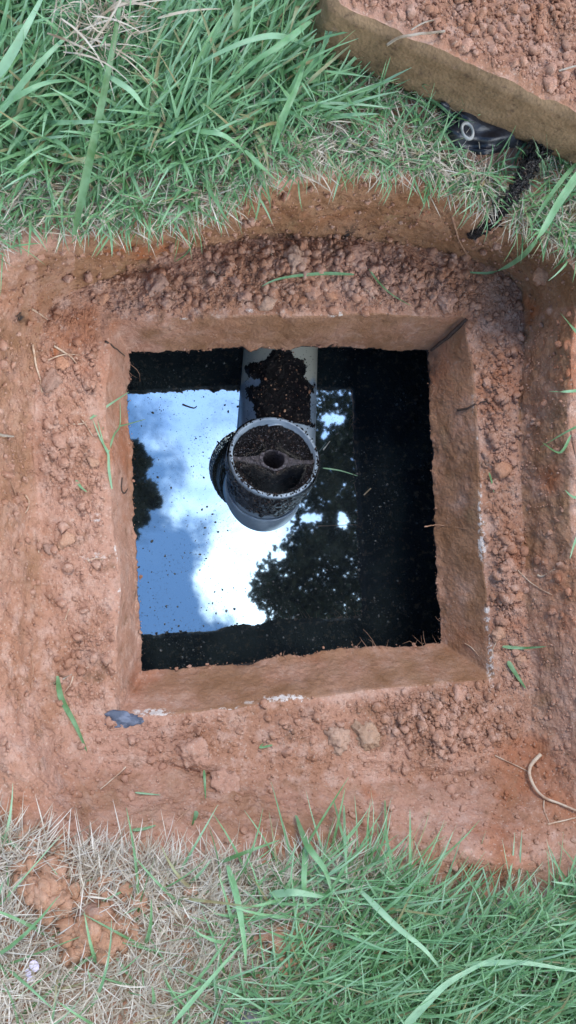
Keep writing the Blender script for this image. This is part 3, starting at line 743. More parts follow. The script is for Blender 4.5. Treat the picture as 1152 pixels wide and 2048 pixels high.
def blade_thing(pxs, wpx, label, tone=.6, lift=.002, mat=None, n=14, name='grass_strand', z=None, extra=None, cat_='grass blade'):
    C = path3(pxs, n, lift, z, extra); V, F = ribbon(C, wpx / FPX * .9)
    o = make_mesh(name, V, F, mat or M_grass, attrs={'tone': np.full(len(V), tone)}); return tag(o, label, cat_)
def root_thing(pxs, wpx, label, mat=None, name='root', n=24, lift=.0015, z=None, extra=None, cat_='root', taper=.45, wig=.0006):
    C = path3(pxs, n, lift, z, extra); C = C + wig * np.stack([vnoise(C, 90, 3), vnoise(C, 90, 4), 0 * C[:, 0]], -1)
    V, F = tube(C, wpx / FPX * .9 / 2, 6, taper); o = make_mesh(name, V, F, mat or M_root); return tag(o, label, cat_)
BL = [
 ([(708,549),(650,547),(590,552),(550,560),(523,573)], 8, 'green blade lying across the crumb heap above the opening', .75),
 ([(738,538),(758,565),(785,590),(823,612)], 5, 'thin olive blade on the ledge above the right half of the opening', .35),
 ([(115,1352),(122,1395),(146,1440),(160,1470),(174,1503)], 12, 'broad bent green blade on the lower left ledge', .45),
 ([(1005,1293),(1045,1296),(1092,1293)], 8, 'straight green blade lying flat beside the lower right rim corner', .5),
 ([(1016,1322),(1030,1345),(1052,1378)], 13, 'short broad green blade below the flat one at the lower right corner', .4),
 ([(394,1622),(390,1635),(384,1650)], 11, 'stub of green blade on the lower bank', .4),
 ([(152,960),(162,974),(174,984)], 6, 'short green snippet on the left ledge', .5),
 ([(545,1490),(520,1495),(527,1487)], 5, 'tiny green snippet on the soil below the lower rim', .6),
 ([(408,1540),(410,1570),(411,1598)], 6, 'thin upright green snippet on the lower bank', .6),
 ([(978,945),(984,965),(988,985)], 5, 'small green snippet on the right ledge', .5),
 ([(265,1660),(290,1657),(312,1650)], 7, 'pale green snippet near the straw on the lower bank', .8),
 ([(270,1585),(300,1588),(322,1590)], 4, 'thin yellowish green stalk on the lower bank', .9),
]
for p_, w_, l_, t_ in BL: blade_thing(p_, w_, l_, t_, lift=.010 if p_[0][1] < 560 else .0045)['group'] = 'cut green strands lying on the soil'
blade_thing([(1190,300,.03),(1150,358,.05),(1112,415,.05),(1075,478,.04),(1035,520,.03),(985,545,.015),(930,544,.004)], 17, 'long broad blade arching from the lawn into the upper right corner of the pit', .8, n=24)
blade_thing([(1160,320,.03),(1120,365,.04),(1075,430,.03),(1045,485,.015),(1030,528,.008)], 9, 'narrower blade beside the long arching one at the upper right', .6, n=18)
blade_thing([(388,420,.01),(389,470,.02),(375,505,.02),(350,524,.012)], 6, 'looped blade hanging over the upper left edge of the pit', .5, n=18)
blade_thing([(362,432,.01),(358,480,.015),(348,524,.012)], 5, 'straight blade hanging beside the looped one over the upper edge', .5, n=18)
blade_thing([(440,425,.01),(443,450,.015),(440,468,.012)], 9, 'short green blade pointing down over the upper edge left of the pipe', .6)
blade_thing([(1142,870,.01),(1120,905,.02),(1085,885,.02)], 7, 'green blade hanging over the right bank at mid height', .6)
blade_thing([(1175,780,.01),(1130,783,.02),(1098,783,.015)], 7, 'pale green blade reaching in from the right above mid height', .8)
blade_thing([(1180,985,.01),(1150,995,.02),(1130,980,.015)], 8, 'green blade tip at the right edge of the photo', .7)
blade_thing([(1175,1040,.01),(1152,1080,.02),(1140,1117,.015)], 9, 'blade pointing down on the right bank', .8)
blade_thing([(1180,690,.02),(1150,660,.03),(1120,625,.015)], 11, 'dark green blade on the upper right bank', .5)
blade_thing([(1185,840,.02),(1140,860,.02),(1080,895,.01)], 6, 'slanting green blade on the right bank below the pale one', .6)
HB = [
 ([(148,470,.02),(175,340,.05),(205,200,.06),(232,60,.06),(245,-40,.05)], 15, 'widest upright dark green strand at the upper left', .35),
 ([(-10,160,.05),(28,100,.06),(55,50,.06),(92,-20,.05)], 17, 'pale strand in the upper left corner of the photo', .95),
 ([(-10,240,.03),(50,160,.05),(110,95,.05),(150,60,.04)], 12, 'second pale strand crossing near the upper left corner', .85),
 ([(-10,225,.02),(40,190,.05),(95,165,.05),(160,160,.03)], 12, 'flat lying strand at the left edge of the upper lawn', .8),
 ([(205,145,.05),(260,180,.06),(285,210,.05),(300,220,.03)], 12, 'short pale strand pointing down right in the upper lawn', .9),
 ([(620,92,.03),(560,72,.06),(500,80,.06),(430,110,.05),(380,140,.03)], 13, 'long light strand arching below the left corner of the lid', .9),
 ([(622,42,.05),(560,90,.06),(500,130,.05),(440,190,.03)], 12, 'broad strand running down left from the lid corner', .7),
 ([(545,290,.02),(570,225,.05),(595,170,.05),(615,105,.04)], 14, 'upright strand just left of the concrete lid', .6),
 ([(470,60,.05),(475,10,.06),(480,-30,.06)], 14, 'dark strand at the top edge near the middle', .3),
 ([(395,275,.02),(430,262,.04),(475,240,.03)], 9, 'pale cut tip pointing right in the upper lawn', .9),
 ([(385,262,.03),(440,268,.05),(475,290,.04),(492,312,.02)], 11, 'bent strand near the middle of the upper lawn edge', .8),
 ([(490,300,.03),(520,330,.05),(555,362,.02)], 11, 'strand drooping onto the straw above the pit', .8),
 ([(592,1630,.01),(615,1690,.04),(650,1740,.05),(665,1790,.04)], 15, 'broad strand standing at the lower pit edge, middle', .7),
 ([(612,1690,.02),(608,1760,.04),(612,1820,.03)], 14, 'blue strand beside the broad one at the lower pit edge', .75),
 ([(688,1610,.02),(690,1680,.04),(694,1760,.04)], 9, 'thin upright strand at the lower pit edge', .85),
 ([(667,1600,.02),(680,1650,.04),(692,1700,.03)], 8, 'thin leaning strand left of the thin upright one', .7),
 ([(770,1600,.01),(774,1680,.04),(790,1760,.04)], 9, 'blue grey strand poking up right of the middle', .6),
 ([(790,2075,.04),(850,2010,.07),(905,1960,.07),(1010,1905,.05)], 19, 'widest light green strand at the bottom edge', .95),
 ([(455,1730,.02),(475,1800,.05),(488,1880,.06),(492,1930,.05)], 13, 'long strand hanging over the soil clods at the bottom', .75),
 ([(540,1790,.03),(590,1785,.05),(650,1795,.03)], 17, 'pale flat strand lying level at the lower pit edge', .95),
 ([(440,1725,.02),(490,1705,.04),(560,1680,.02)], 9, 'green strand sloping over straw at the lower pit edge', .4),
 ([(345,2048,.05),(420,1960,.06),(490,1880,.04)], 10, 'slanting pale strand low in the lower lawn', .8),
 ([(720,1780,.04),(790,1850,.07),(850,1900,.07),(890,1950,.04)], 12, 'broad pale strand slanting down right in the lower lawn', .95),
 ([(930,1930,.05),(1040,1925,.07),(1165,1945,.05)], 12, 'pale level strand at the right of the lower lawn', .95),
]
for p_, w_, l_, t_ in HB: blade_thing(p_, w_, l_, t_, n=20)['group'] = 'broad grass strands standing out of the lawn'
# pale green sprig on the left: one thing, stalk and shoots
sg = empty('grass_sprig', hit(200, 880)[0]); tag(sg, 'pale green forked sprig lying from the left ledge to the rim', 'grass sprig')
spI = Matrix.Translation(-sg.location)
def child_ribbon(nm, pxs, w, tone):
    C = path3(pxs, 14, .003) - np.array(sg.location); V, F = ribbon(C, w / FPX * .9); make_mesh(nm, V, F, M_grass, sg, attrs={'tone': np.full(len(V), tone)})
child_ribbon('stalk', [(224,978),(218,940),(216,905),(202,880),(185,838)], 6, .9)
child_ribbon('shoot', [(180,838),(215,812),(258,784)], 6, .85)
child_ribbon('shoot', [(217,905),(228,870),(240,850),(240,800)], 4, .8)
child_ribbon('shoot', [(205,856),(240,852),(292,838)], 5, .85)
child_ribbon('shoot', [(218,910),(208,890),(195,840)], 4, .8)
RT = [
 ([(1082,1508,.006),(1060,1535,.008),(1064,1565,.008),(1088,1595,.006),(1120,1608,.006),(1165,1626,.006)], 9, 'thick pale root curling out of the lower right bank', M_root),
 ([(1088,1598),(1088,1620),(1100,1648)], 3, 'thin side root under the thick pale one', M_root),
 ([(1095,1648),(1125,1642),(1165,1632)], 4, 'thin pale root running level at the lower right', M_root),
 ([(990,1510),(1020,1525),(1060,1545)], 3, 'hairlike root leading to the thick pale root', M_root),
 ([(1035,1138),(1050,1155),(1075,1175),(1105,1190)], 3, 'fine root crossing the right bank below the clod row', M_root),
 ([(1075,1150),(1085,1152),(1110,1138)], 5, 'short pale curled root on the right bank', M_root),
 ([(930,1287),(945,1296),(958,1312)], 3, 'short pale straw fibre by the lower right rim', M_root),
 ([(992,1285),(986,1300),(984,1312)], 3, 'tiny pale fibre beside the lower end of the white scrape', M_root),
 ([(108,692),(130,705),(145,716),(156,732)], 5, 'forked pale rootlet on the left ledge, upper limb', M_root),
 ([(96,720),(115,712),(135,708),(160,710)], 3, 'pale rootlet crossing the forked one on the left ledge', M_root),
 ([(66,690),(72,730),(80,760),(84,784)], 5, 'thin grey stalk standing upright on the left ledge', M_root),
 ([(64,618),(80,628),(96,640)], 4, 'short pale root at the upper left of the ledge', M_root),
 ([(-5,868,.004),(12,872,.006),(28,874,.006)], 7, 'cut straw stub entering at the left edge of the photo', M_straw),
 ([(146,848),(165,848),(172,843)], 3, 'small pale cross fibre on the left ledge', M_root),
 ([(160,838),(172,852),(186,872)], 3, 'slanting pale fibre crossing another on the left ledge', M_root),
 ([(50,989),(58,1002),(56,1018),(50,1026)], 4, 'hooked pale root on the left bank', M_root),
 ([(5,948),(22,965),(32,990),(40,1018)], 3, 'long hair root on the left bank above the hooked one', M_hair),
 ([(0,925),(25,922),(50,915)], 2.5, 'brown hair root entering from the left edge', M_hair),
 ([(77,1080),(78,1092),(78,1106)], 3, 'short white fibre on the left ledge', M_root),
 ([(176,1121),(190,1117),(207,1118)], 4, 'white straw bit on the chalky patch of the left ledge', M_root),
 ([(138,1218),(134,1228),(131,1240)], 3, 'small pale fibre low on the left ledge', M_root),
 ([(106,1368),(125,1358),(144,1348)], 5, 'pale straw across the top of the broad bent blade', M_straw),
 ([(146,1352),(140,1368),(128,1388)], 3, 'curved pale fibre beside the broad bent blade', M_root),
 ([(62,1310),(66,1340),(62,1380)], 3, 'long brown hair root on the lower left bank', M_hair),
 ([(252,1535),(230,1555),(200,1578)], 3, 'slanting pale root on the lower bank left of middle', M_root),
 ([(380,1615),(355,1640),(345,1665)], 3, 'thin root near the green stub on the lower bank', M_hair),
 ([(425,500),(435,520),(445,540)], 3, 'hair root on the upper pit wall above the pipe, left one', M_hair),
 ([(410,475),(408,500),(411,525)], 2.5, 'hair root hanging down the upper pit wall', M_hair),
 ([(535,497),(542,505),(550,517)], 4, 'pale curl of root on the crumb heap', M_root),
 ([(615,560),(640,545),(662,530)], 3, 'pale stalk leaning across the green blade above the opening', M_root),
 ([(728,575),(745,592),(762,608)], 3, 'brown stalk parallel to the olive blade above the opening', M_root),
 ([(420,538),(445,552),(465,548)], 3, 'pale fibre left of the crumb heap', M_root),
 ([(905,432),(912,460),(920,485),(935,510)], 6, 'reddish root running down the upper right pit wall', M_hair),
 ([(850,1053,.008),(880,1050,.004),(935,1058)], 3, 'fine root poking from the right side over the water', M_hair),
]
for p_, w_, l_, m_ in RT:
    o = root_thing(p_, w_, l_, m_); o['group'] = 'roots and fibres in the dug soil'
    if m_ == M_straw: o.name = 'straw'; o['category'] = 'straw'
root_thing([(934,640),(915,656),(895,675),(862,700)], 11, 'dark root lying in the upper right corner crease of the opening', M_twig, 'root', lift=.001, taper=.7)
root_thing([(915,820),(935,816),(955,806),(985,800)], 6, 'dark rootlet lying over the right rim', M_twig)
root_thing([(212,682),(228,694),(250,712)], 5, 'dark rootlet in the upper left corner crease of the opening', M_twig)
root_thing([(244,955),(243,975),(248,986),(256,978)], 5, 'dark curled twig on the left side of the opening', M_twig, 'twig', cat_='twig')
hr = []
for (cx, cy, sx, sy, n) in ((480,1305,60,10,26),(860,1240,14,60,20),(850,780,10,40,10),(740,1290,30,8,14),(262,760,6,60,10)):
    for _ in range(n):
        x, y = rng.normal(cx, sx), rng.normal(cy, sy); h, _n = hit(x, y)
        if h.z < -.075 or h.z > -.03: continue
        d = np.array([ctr[0] - h.x, ctr[1] - h.y, 0]); d /= np.linalg.norm(d); L = rng.uniform(.006, .022)
        e = np.array(h) + d * L + rng.normal(size=3) * .006; mid_ = (np.array(h) + e) / 2 + rng.normal(size=3) * .003
        hr.append(tube(spline([np.array(h), mid_, e], 6), .00035, 4, .3))
Vs, Fs, o_ = [], [], 0
for v, f in hr: Vs.append(v); Fs.append(f[0] + o_); o_ += len(v)
if Vs: tag(make_mesh('hair_roots', np.concatenate(Vs), np.concatenate(Fs), M_hair), 'hair roots fringing the lower edge of the opening', kind='stuff')

# ------------------------------------------------------------------ outlet pipe with tee, filter, sludge
UP = P(549, 912, WZ + .092); LO = P(527, 978, WZ)
ax = (UP - LO); ax /= np.linalg.norm(ax)
RU = 92 / FPX * float(np.dot(CP - UP, Zc)) * .985
def frame(z, xh):
    z = z / np.linalg.norm(z); x = xh - z * np.dot(xh, z); x /= np.linalg.norm(x); return np.stack([x, np.cross(z, x), z], 1)
FT = frame(ax, np.array([1., 0, 0]))
def lathe(prof, FR, O, ns=96, name='ring', mat=None, parent=None, close=False):
    a = np.linspace(0, 2 * np.pi, ns, endpoint=False); prof = np.array(prof)
    loc = np.stack([prof[:, :1] * np.cos(a), prof[:, :1] * np.sin(a), prof[:, 1:] + 0 * a], -1)
    V = loc @ FR.T + O
    F = grid_faces(ns, len(prof))
    if close: F = np.concatenate([F, np.stack([(len(prof) - 1) * ns + np.arange(ns), (len(prof) - 1) * ns + (np.arange(ns) + 1) % ns, (np.arange(ns) + 1) % ns, np.arange(ns)], -1)])
    return make_mesh(name, V, F, mat, parent)
pipe_t = empty('outlet_pipe', (0, 0, 0)); tag(pipe_t, 'grey plastic outlet pipe and tee standing in the dark water', 'pipe')
Ri = RU - .0045
H = .115  # tee length down from the rim
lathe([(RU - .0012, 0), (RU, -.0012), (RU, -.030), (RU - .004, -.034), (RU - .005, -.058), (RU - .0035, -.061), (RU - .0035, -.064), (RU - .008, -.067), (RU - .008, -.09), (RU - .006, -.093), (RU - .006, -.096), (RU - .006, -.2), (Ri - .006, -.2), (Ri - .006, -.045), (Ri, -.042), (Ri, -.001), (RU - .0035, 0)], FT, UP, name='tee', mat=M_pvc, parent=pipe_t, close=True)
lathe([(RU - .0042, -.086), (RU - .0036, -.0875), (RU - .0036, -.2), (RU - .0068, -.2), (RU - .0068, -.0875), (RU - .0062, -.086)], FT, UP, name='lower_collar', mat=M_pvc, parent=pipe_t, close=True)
# horizontal run
PA = P(553, 905, WZ + .014); PB = P(560, 697, WZ - .008); pd = PB - PA; pl = np.linalg.norm(pd); pd /= pl
FP_ = frame(pd, np.array([1., 0, 0])); RP = .0545
pa_ = np.linspace(0, 2 * np.pi, 96, endpoint=False); side_ = np.array([FP_[0] @ np.array([math.cos(a), math.sin(a), 0]) for a in pa_]) * RP
st_ = np.sqrt(np.maximum(0, .0505 ** 2 - side_ ** 2)) * .5
tz_ = np.concatenate([st_[None] + (.08 - st_[None]) * np.linspace(0, 1, 6)[:, None], np.linspace(.1, pl + .22, 12)[:, None] + 0 * st_[None]])
Vp = np.stack([RP * np.cos(pa_)[None] + 0 * tz_, RP * np.sin(pa_)[None] + 0 * tz_, tz_], -1) @ FP_.T + PA
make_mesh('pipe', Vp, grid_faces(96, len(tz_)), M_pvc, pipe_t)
# filter insert: a caked disc with an eye shaped cross handle
nr_, na_ = 110, 260
rr = np.linspace(.0001, Ri - .0005, nr_)[:, None]; aa = np.linspace(0, 2 * np.pi, na_, endpoint=False)[None]
X = rr * np.cos(aa); Y = rr * np.sin(aa)
loc = np.stack([X, Y, 0 * X], -1)
tilt_bar = .06 * X
wb = .0042 + .0145 * np.exp(-(X / .019) ** 2)
yb = Y + .002 - tilt_bar * -1
bar = sstep(1.0, .72, np.abs(yb) / wb)
hole = sstep(.0145, .0115, np.hypot(X, Y + .001))
rimr = sstep(.0205, .0185, np.hypot(X, Y + .001)) * (1 - hole)
zf = np.full(X.shape, -.013)
up_c = sstep(.010, .022, Y) * sstep(Ri - .004, Ri - .022, rr)
zf = zf - .006 * up_c
lo_c = sstep(1.02, 1.25, np.abs(yb) / wb) * (yb < 0) * sstep(Ri - .010, Ri - .014, np.hypot(X, Y + .002)) * sstep(-.006, -.013, Y)
up_slit = sstep(1.0, 1.2, np.abs(yb) / wb) * sstep(2.1, 1.8, np.abs(yb) / wb) * (yb > 0) * sstep(.040, .034, np.abs(X)) * sstep(.006, .012, np.abs(X))
zf = zf - .130 * lo_c - .045 * up_slit
nbump = fbm(loc + 3, 130, 4, .65, 17) * .0036 + fbm(loc + 5, 500, 2, .6, 18) * .0008
zf = zf * (1 - bar) + (-.009) * bar
zf = zf + .003 * rimr
zf = zf * (1 - hole) + (-.075) * hole
w1, _, wi = worley(loc + 2, 330, 31)
zf = zf + nbump * (1 - hole) + np.clip(1 - w1 * 1.2, 0, 1) * .0034 * wi * (1 - hole) * (1 - .6 * bar)
zf += .004 * sstep(Ri - .006, Ri, rr) * (Y < .01)
loc[..., 2] = zf
filt = empty('filter_insert', UP); tag(filt, 'sludge caked filter insert with eye shaped cross handle inside the pipe tee', 'filter')
isbar = (bar > .5)
Vf = loc @ FT.T
Ff = grid_faces(na_, nr_)
fb = isbar.ravel()[Ff].mean(1) > .5
make_mesh('filter_body', Vf, Ff[~fb], M_sludge, filt); 
M_handle = simple('caked_handle', (.030, .024, .026), .28, (.12, .10, .11), 260, spec=.7, bump=1, bsc=600)
make_mesh('handle', Vf, Ff[fb], M_handle, filt)
gi_ = rng.choice(nr_ * na_, 1500, p=(rr + 0 * aa).ravel() / (rr + 0 * aa).sum()); gp = Vf.reshape(-1, 3)[gi_] + UP + ax * .0004
M_glint_grit = simple('glint_grit', (.06, .055, .06), .25, (.36, .36, .40), 900, spec=.8, lo=.52, hi=.66)  # pale pieces stand in for glints on the wet sludge
merge_crumbs('filter_glint_grit', gp, np.clip(.0003 + .0003 * rng.pareto(2.5, 1500), 0, .0014), M_glint_grit, .01, 'grey grit added over the sludge caked filter insert in place of wet glints')
# black sludge on the pipe and around the rim
nt_, nb_ = 150, 130
tt = np.linspace(.030, pl + .03, nt_)[:, None]; th = np.linspace(-1.25, 1.15, nb_)[None]
upv = np.array([0, 0, 1.]) - pd * pd[2]; upv /= np.linalg.norm(upv); sdv = np.cross(pd, upv)  # sdv points +x
q0 = PA + tt[..., None] * pd + RP * (np.cos(th)[..., None] * upv + np.sin(th)[..., None] * sdv)
qp = proj(q0)
def poly_in(pp, poly):
    x, y = pp[..., 0], pp[..., 1]; ins = np.zeros(x.shape, bool); n = len(poly)
    for i in range(n):
        x1, y1 = poly[i]; x2, y2 = poly[(i + 1) % n]
        c = ((y1 > y) != (y2 > y)) & (x < (x2 - x1) * (y - y1) / (y2 - y1 + 1e-9) + x1); ins ^= c
    return ins
def poly_dist(pp, poly):
    d = np.full(pp.shape[:-1], 1e9); n = len(poly)
    for i in range(n):
        a = np.array(poly[i], float); b = np.array(poly[(i + 1) % n], float); ab = b - a
        t = np.clip(((pp - a) @ ab) / (ab @ ab), 0, 1); d = np.minimum(d, np.linalg.norm(pp - a - t[..., None] * ab, axis=-1))
    return d * np.where(poly_in(pp, poly), 1, -1)
spoly = [(545,700),(580,696),(585,712),(610,720),(614,735),(608,752),(618,764),(630,770),(628,785),(620,790),(622,812),(620,838),(635,855),(600,850),(555,838),(512,838),(508,810),(495,795),(492,775),(520,768),(522,760),(500,755),(484,742),(490,730),(530,720)]
sd_ = poly_dist(qp, spoly) + 7 * fbm(q0, 170, 4, .7, 41) + 3 * vnoise(q0, 800, 4)
thick = sstep(0, 16, sd_)
hh = thick * (.0035 + .0028 * fbm(q0, 130, 3, .6, 42)) + thick * np.clip(1 - worley(q0, 300, 43)[0] * 1.1, 0, 1) * .0022
q1 = q0 + (hh + .0003)[..., None] * (np.cos(th)[..., None] * upv + np.sin(th)[..., None] * sdv)
Fs_ = grid_faces(nb_, nt_, False); keep = (sd_.ravel()[Fs_] > 0).mean(1) > .6
tag(make_mesh('sludge', q1, Fs_[keep], M_sludge), 'black crumbly sludge caked on top of the grey pipe', kind='stuff')
chips = []
cand = q1[(sd_ > 6)]; cs = cand[rng.choice(len(cand), 60)] + [0, 0, .0006]
merge_crumbs('sludge_crumbs', cs, np.clip(rng.pareto(3, 60) * .0010 + .0005, 0, .003), M_dirtychip, .0015, 'orange and tan bits stuck in the black sludge on the pipe')
# sludge coating the tee's near side, and its rim specks
na2, nz2 = 260, 60
a2 = np.linspace(math.radians(100), math.radians(365), na2)[None]; z2 = np.linspace(-.002, -.092, nz2)[:, None]
l2 = np.stack([np.cos(a2) + 0 * z2, np.sin(a2) + 0 * z2, z2 + 0 * a2], -1)
base2 = np.concatenate([l2[..., :2] * (RU + .0002), l2[..., 2:]], -1)
m2 = fbm(base2, 90, 4, .6, 55) + .60 - 1.0 * sstep(-.060, -.090, z2 + 0 * a2) - .8 * sstep(math.radians(120), math.radians(100), a2 + 0 * z2)
h2 = sstep(0, .25, m2) * (.0016 + .0014 * (fbm(base2, 300, 3, .6, 56) + .5))
l2v = np.concatenate([l2[..., :2] * (RU + .0003 + h2 - .0048 * sstep(-.030, -.034, z2 + 0 * a2) - .003 * sstep(-.062, -.067, z2 + 0 * a2))[..., None], l2[..., 2:]], -1)
V2 = l2v @ FT.T + UP; F2 = grid_faces(na2, nz2, False); keep = (m2.ravel()[F2] > 0).mean(1) > .6
tag(make_mesh('sludge', V2, F2[keep], M_sludge), 'black sludge coating the near side of the pipe tee', kind='stuff')
ar = rng.uniform(0, 2 * np.pi, 260); ar = np.where(rng.uniform(size=260) < .7, rng.uniform(math.radians(175), math.radians(370), 260), ar)
pr = np.stack([np.cos(ar) * (RU - .002), np.sin(ar) * (RU - .002), 0 * ar + .0004], -1) @ FT.T + UP + rng.normal(size=(260, 3)) * .0008
merge_crumbs('rim_sludge_crumbs', pr, rng.uniform(.0005, .0018, 260), M_sludge, .0014, 'black grit stuck along the rim of the pipe tee')
pc = cand[rng.choice(len(q0.reshape(-1, 3)[::1]), 1)] if False else q0.reshape(-1, 3)[rng.choice(nt_ * nb_, 260)]
merge_crumbs('pipe_specks', pc, rng.uniform(.0004, .0011, 260), M_sludge, .01, 'black specks spattered on the grey pipe')

# floating things on the water
def on_water(n, fn=None):
    p = np.stack([rng.uniform(255, 885, n * 3), rng.uniform(695, 1345, n * 3)], -1)
    w = .25 + sstep(-.1, .5, nz(p[:, 0], p[:, 1], 45, 5)) * 1.2; p = p[rng.uniform(size=len(p)) < w / 1.45][:n]
    return P(p[:, 0], p[:, 1], WZ + .0003)
wp_ = on_water(3800)
merge_crumbs('floating_scum', wp_, np.clip(.00035 + .00042 * rng.pareto(2.4, len(wp_)), 0, .0024) , M_debris, .01, 'grey scum specks floating on the dark water')
for (x, y, r) in ((382,1000,3.5),(388,990,3),(378,1012,3),(386,1018,2.5),(330,975,2.5),(360,962,2.5)): pass
blade_thing([(646,936),(680,941),(716,952)], 4, 'thin green blade floating right of the pipe tee', .9, z=WZ + .001)
root_thing([(728,990),(742,977)], 4, 'pale splinter floating right of the pipe', M_straw, 'straw', z=WZ + .001, cat_='straw', taper=.9)
root_thing([(365,808),(375,812),(388,816),(394,812)], 5, 'dark curled twig floating at the upper left of the water', M_twig, 'twig', z=WZ + .001, cat_='twig')
root_thing([(646,900),(652,892),(660,882)], 4, 'pale curled wire bit beside the pipe rim', M_ring, 'wire', z=WZ + .01, cat_='wire')

# ------------------------------------------------------------------ slate, petals, stones
h, n_ = hit(246, 1438)
o = clod(246, 1438, 25, M_slate, 'blue grey slate chip on the ledge at the lower left rim corner', flat=.34, ang=-8, lev=4, asp=1.75); o.name = 'slate_chip'; o['category'] = 'stone'; o.scale = (1, .62, 1); o.location.z += .002
for (x, y, r, l) in ((70,1918,11,'largest lilac petal lying on the straw at the lower left'), (58,1932,8,'small lilac petal left of the largest one'), (64,1944,8,'lowest lilac petal in the straw')):
    h, _n = hit(x, y); v, f = ICO[2]; v = v * np.array([1, .75, .18]) * (r / FPX * .85); v[:, 2] += .25 * v[:, 0] ** 2 / .006
    o = make_mesh('petal', v, f, M_petal); o.location = h + Vector((0, 0, .012)); o.rotation_euler = (.2, .1, x * .3); tag(o, l, 'petal')
M_stone = simple('grey_stone', (.10, .10, .12), .7, (.2, .19, .2), 60, bump=.5)
for (x, y, r, l) in ((505,2038,22,'dark grey stone in the grass at the bottom edge'), (468,2046,16,'smaller dark stone left of another at the bottom edge')):
    o = clod(x, y, r, M_stone, l, lev=3); o.name = 'stone'; o['category'] = 'stone'; o.location.z += .012

# ------------------------------------------------------------------ concrete lid on the grass
LZ0, LZ1 = .150, .213
A_ = P(650, 12, LZ1); B_ = P(1152, 240, LZ1)
e1 = (B_ - A_); e1 /= np.linalg.norm(e1); e2 = np.array([-e1[1], e1[0], 0.])
S_ = .46
def rsq(cx, half, rad, n=160):
    pts = []
    per = n // 4
    for q, (sx, sy) in enumerate(((-1, -1), (1, -1), (1, 1), (-1, 1))):
        a0 = math.pi * (1 + q / 2)
        arc = [(sx * (half - rad) + rad * math.cos(a0 + math.pi / 2 * i / 11), sy * (half - rad) + rad * math.sin(a0 + math.pi / 2 * i / 11)) for i in range(12)]
        pts += arc
        nx, ny = ((1, -1), (1, 1), (-1, 1), (-1, -1))[q]
        end = arc[-1]; st2 = (nx * (half - rad) + (0), ny * (half - rad))
        a1 = math.pi * (1 + (q + 1) / 2); nxt = (nx * (half - rad) + rad * math.cos(a1), ny * (half - rad) + rad * math.sin(a1))
        m = 108
        pts += [(end[0] + (nxt[0] - end[0]) * i / m, end[1] + (nxt[1] - end[1]) * i / m) for i in range(1, m)]
    return np.array(pts)
cen = A_ + (e1 + e2) * S_ / 2
def sqloop(half, z, rad=.012):
    p = rsq(0, half, min(rad, half * .5)); return (cen[:2] + p[:, :1] * e1[:2] + p[:, 1:] * e2[:2]), z
Ls = []
prof = [(.001, LZ0), (.10, LZ0), (S_ / 2 - .004, LZ0), (S_ / 2 + .004, LZ0 + .004)] + [(S_ / 2 + .004 - .004 * t, LZ0 + .004 + (LZ1 - LZ0 - .008) * t) for t in np.linspace(.06, 1, 22)] + [(S_ / 2 - .003, LZ1 - .001)] + [(S_ / 2 - .003 - t, LZ1) for t in np.linspace(.003, S_ / 2 - .006, 75)]
for hf, z in prof:
    p, z = sqloop(hf, z); Ls.append(np.concatenate([p, np.full((len(p), 1), z)], 1))
Ls = np.array(Ls); NUl = Ls.shape[1]
topm = (np.arange(len(Ls)) > 26)[:, None] * np.ones((1, NUl)); sidem = 1 - topm
outn = Ls - np.array([cen[0], cen[1], 0]); outn[..., 2] = 0; outn /= np.linalg.norm(outn, axis=-1, keepdims=True)
lw1, _, lid1 = worley(Ls, 120, 61); lw2, _, lid2 = worley(Ls, 260, 62)
top_h = fbm(Ls, 30, 4, .55, 63) * .004 + np.clip(1 - lw1 * 1.1, 0, 1) * .0035 * lid1 + fbm(Ls, 160, 4, .7, 67) * .003 + np.clip(1 - lw2 * 1.1, 0, 1) * .0025 * lid2 + .003
edgef = sstep(S_ / 2 - .003, S_ / 2 - .016, np.abs(np.array([q[0] for q in prof]))[:, None])
Ls[..., 2] += topm * top_h * (.2 + .8 * edgef)
Ls += outn * (sidem * (fbm(Ls, 30, 5, .6, 64) * .0042 + fbm(Ls, 200, 3, .6, 65) * .0012))[..., None]
Ls += outn * (np.exp(-((np.arange(len(Ls)) - 28) / 2.5) ** 2)[:, None] * fbm(Ls, 60, 3, .6, 66) * .006)[..., None]
M_lid, nt, b = new_mat('lid_mud'); k = N(nt)
c = k.mix(k.rng(k.noise(18, 5, .6, 3), .35, .65), (.16, .10, .052), (.24, .155, .085))
c = k.mix(k.rng(k.noise(110, 5, .7, 8), .52, .70, 0, .75), c, (.075, .045, .028))
c = k.mix(k.rng(k.noise(60, 5, .7, 18), .60, .72, 0, .6), c, (.30, .19, .13))
k.link(c, b.inputs['Base Color']); b.inputs['Roughness'].default_value = .8; b.inputs['Specular IOR Level'].default_value = .25
k.link(k.bump(k.math('ADD', k.noise(260, 6, .75, 2), k.vor(300, 'F1', 4)), .45, .002), b.inputs['Normal'])
lid_t = empty('concrete_lid', cen); tag(lid_t, 'thick concrete lid caked with red soil, lying on the grass', 'concrete lid')
Lr = Ls - np.array(lid_t.location); Fl = grid_faces(NUl, len(Ls)); rowi = Fl[:, 0] // NUl
make_mesh('slab', Lr, Fl[rowi < 27], M_lid, lid_t)
zt = np.zeros(len(Lr.reshape(-1, 3)))
make_mesh('soil_crust', Lr, Fl[rowi >= 27], M_clod['clod_red'], lid_t, attrs={'wet': zt, 'red': zt, 'chalk': zt, 'dark': zt})
lt = Ls[30:].reshape(-1, 3); lpx = proj(lt); okk = np.where((lpx[:, 0] > 600) & (lpx[:, 0] < 1250) & (lpx[:, 1] > -80))[0]
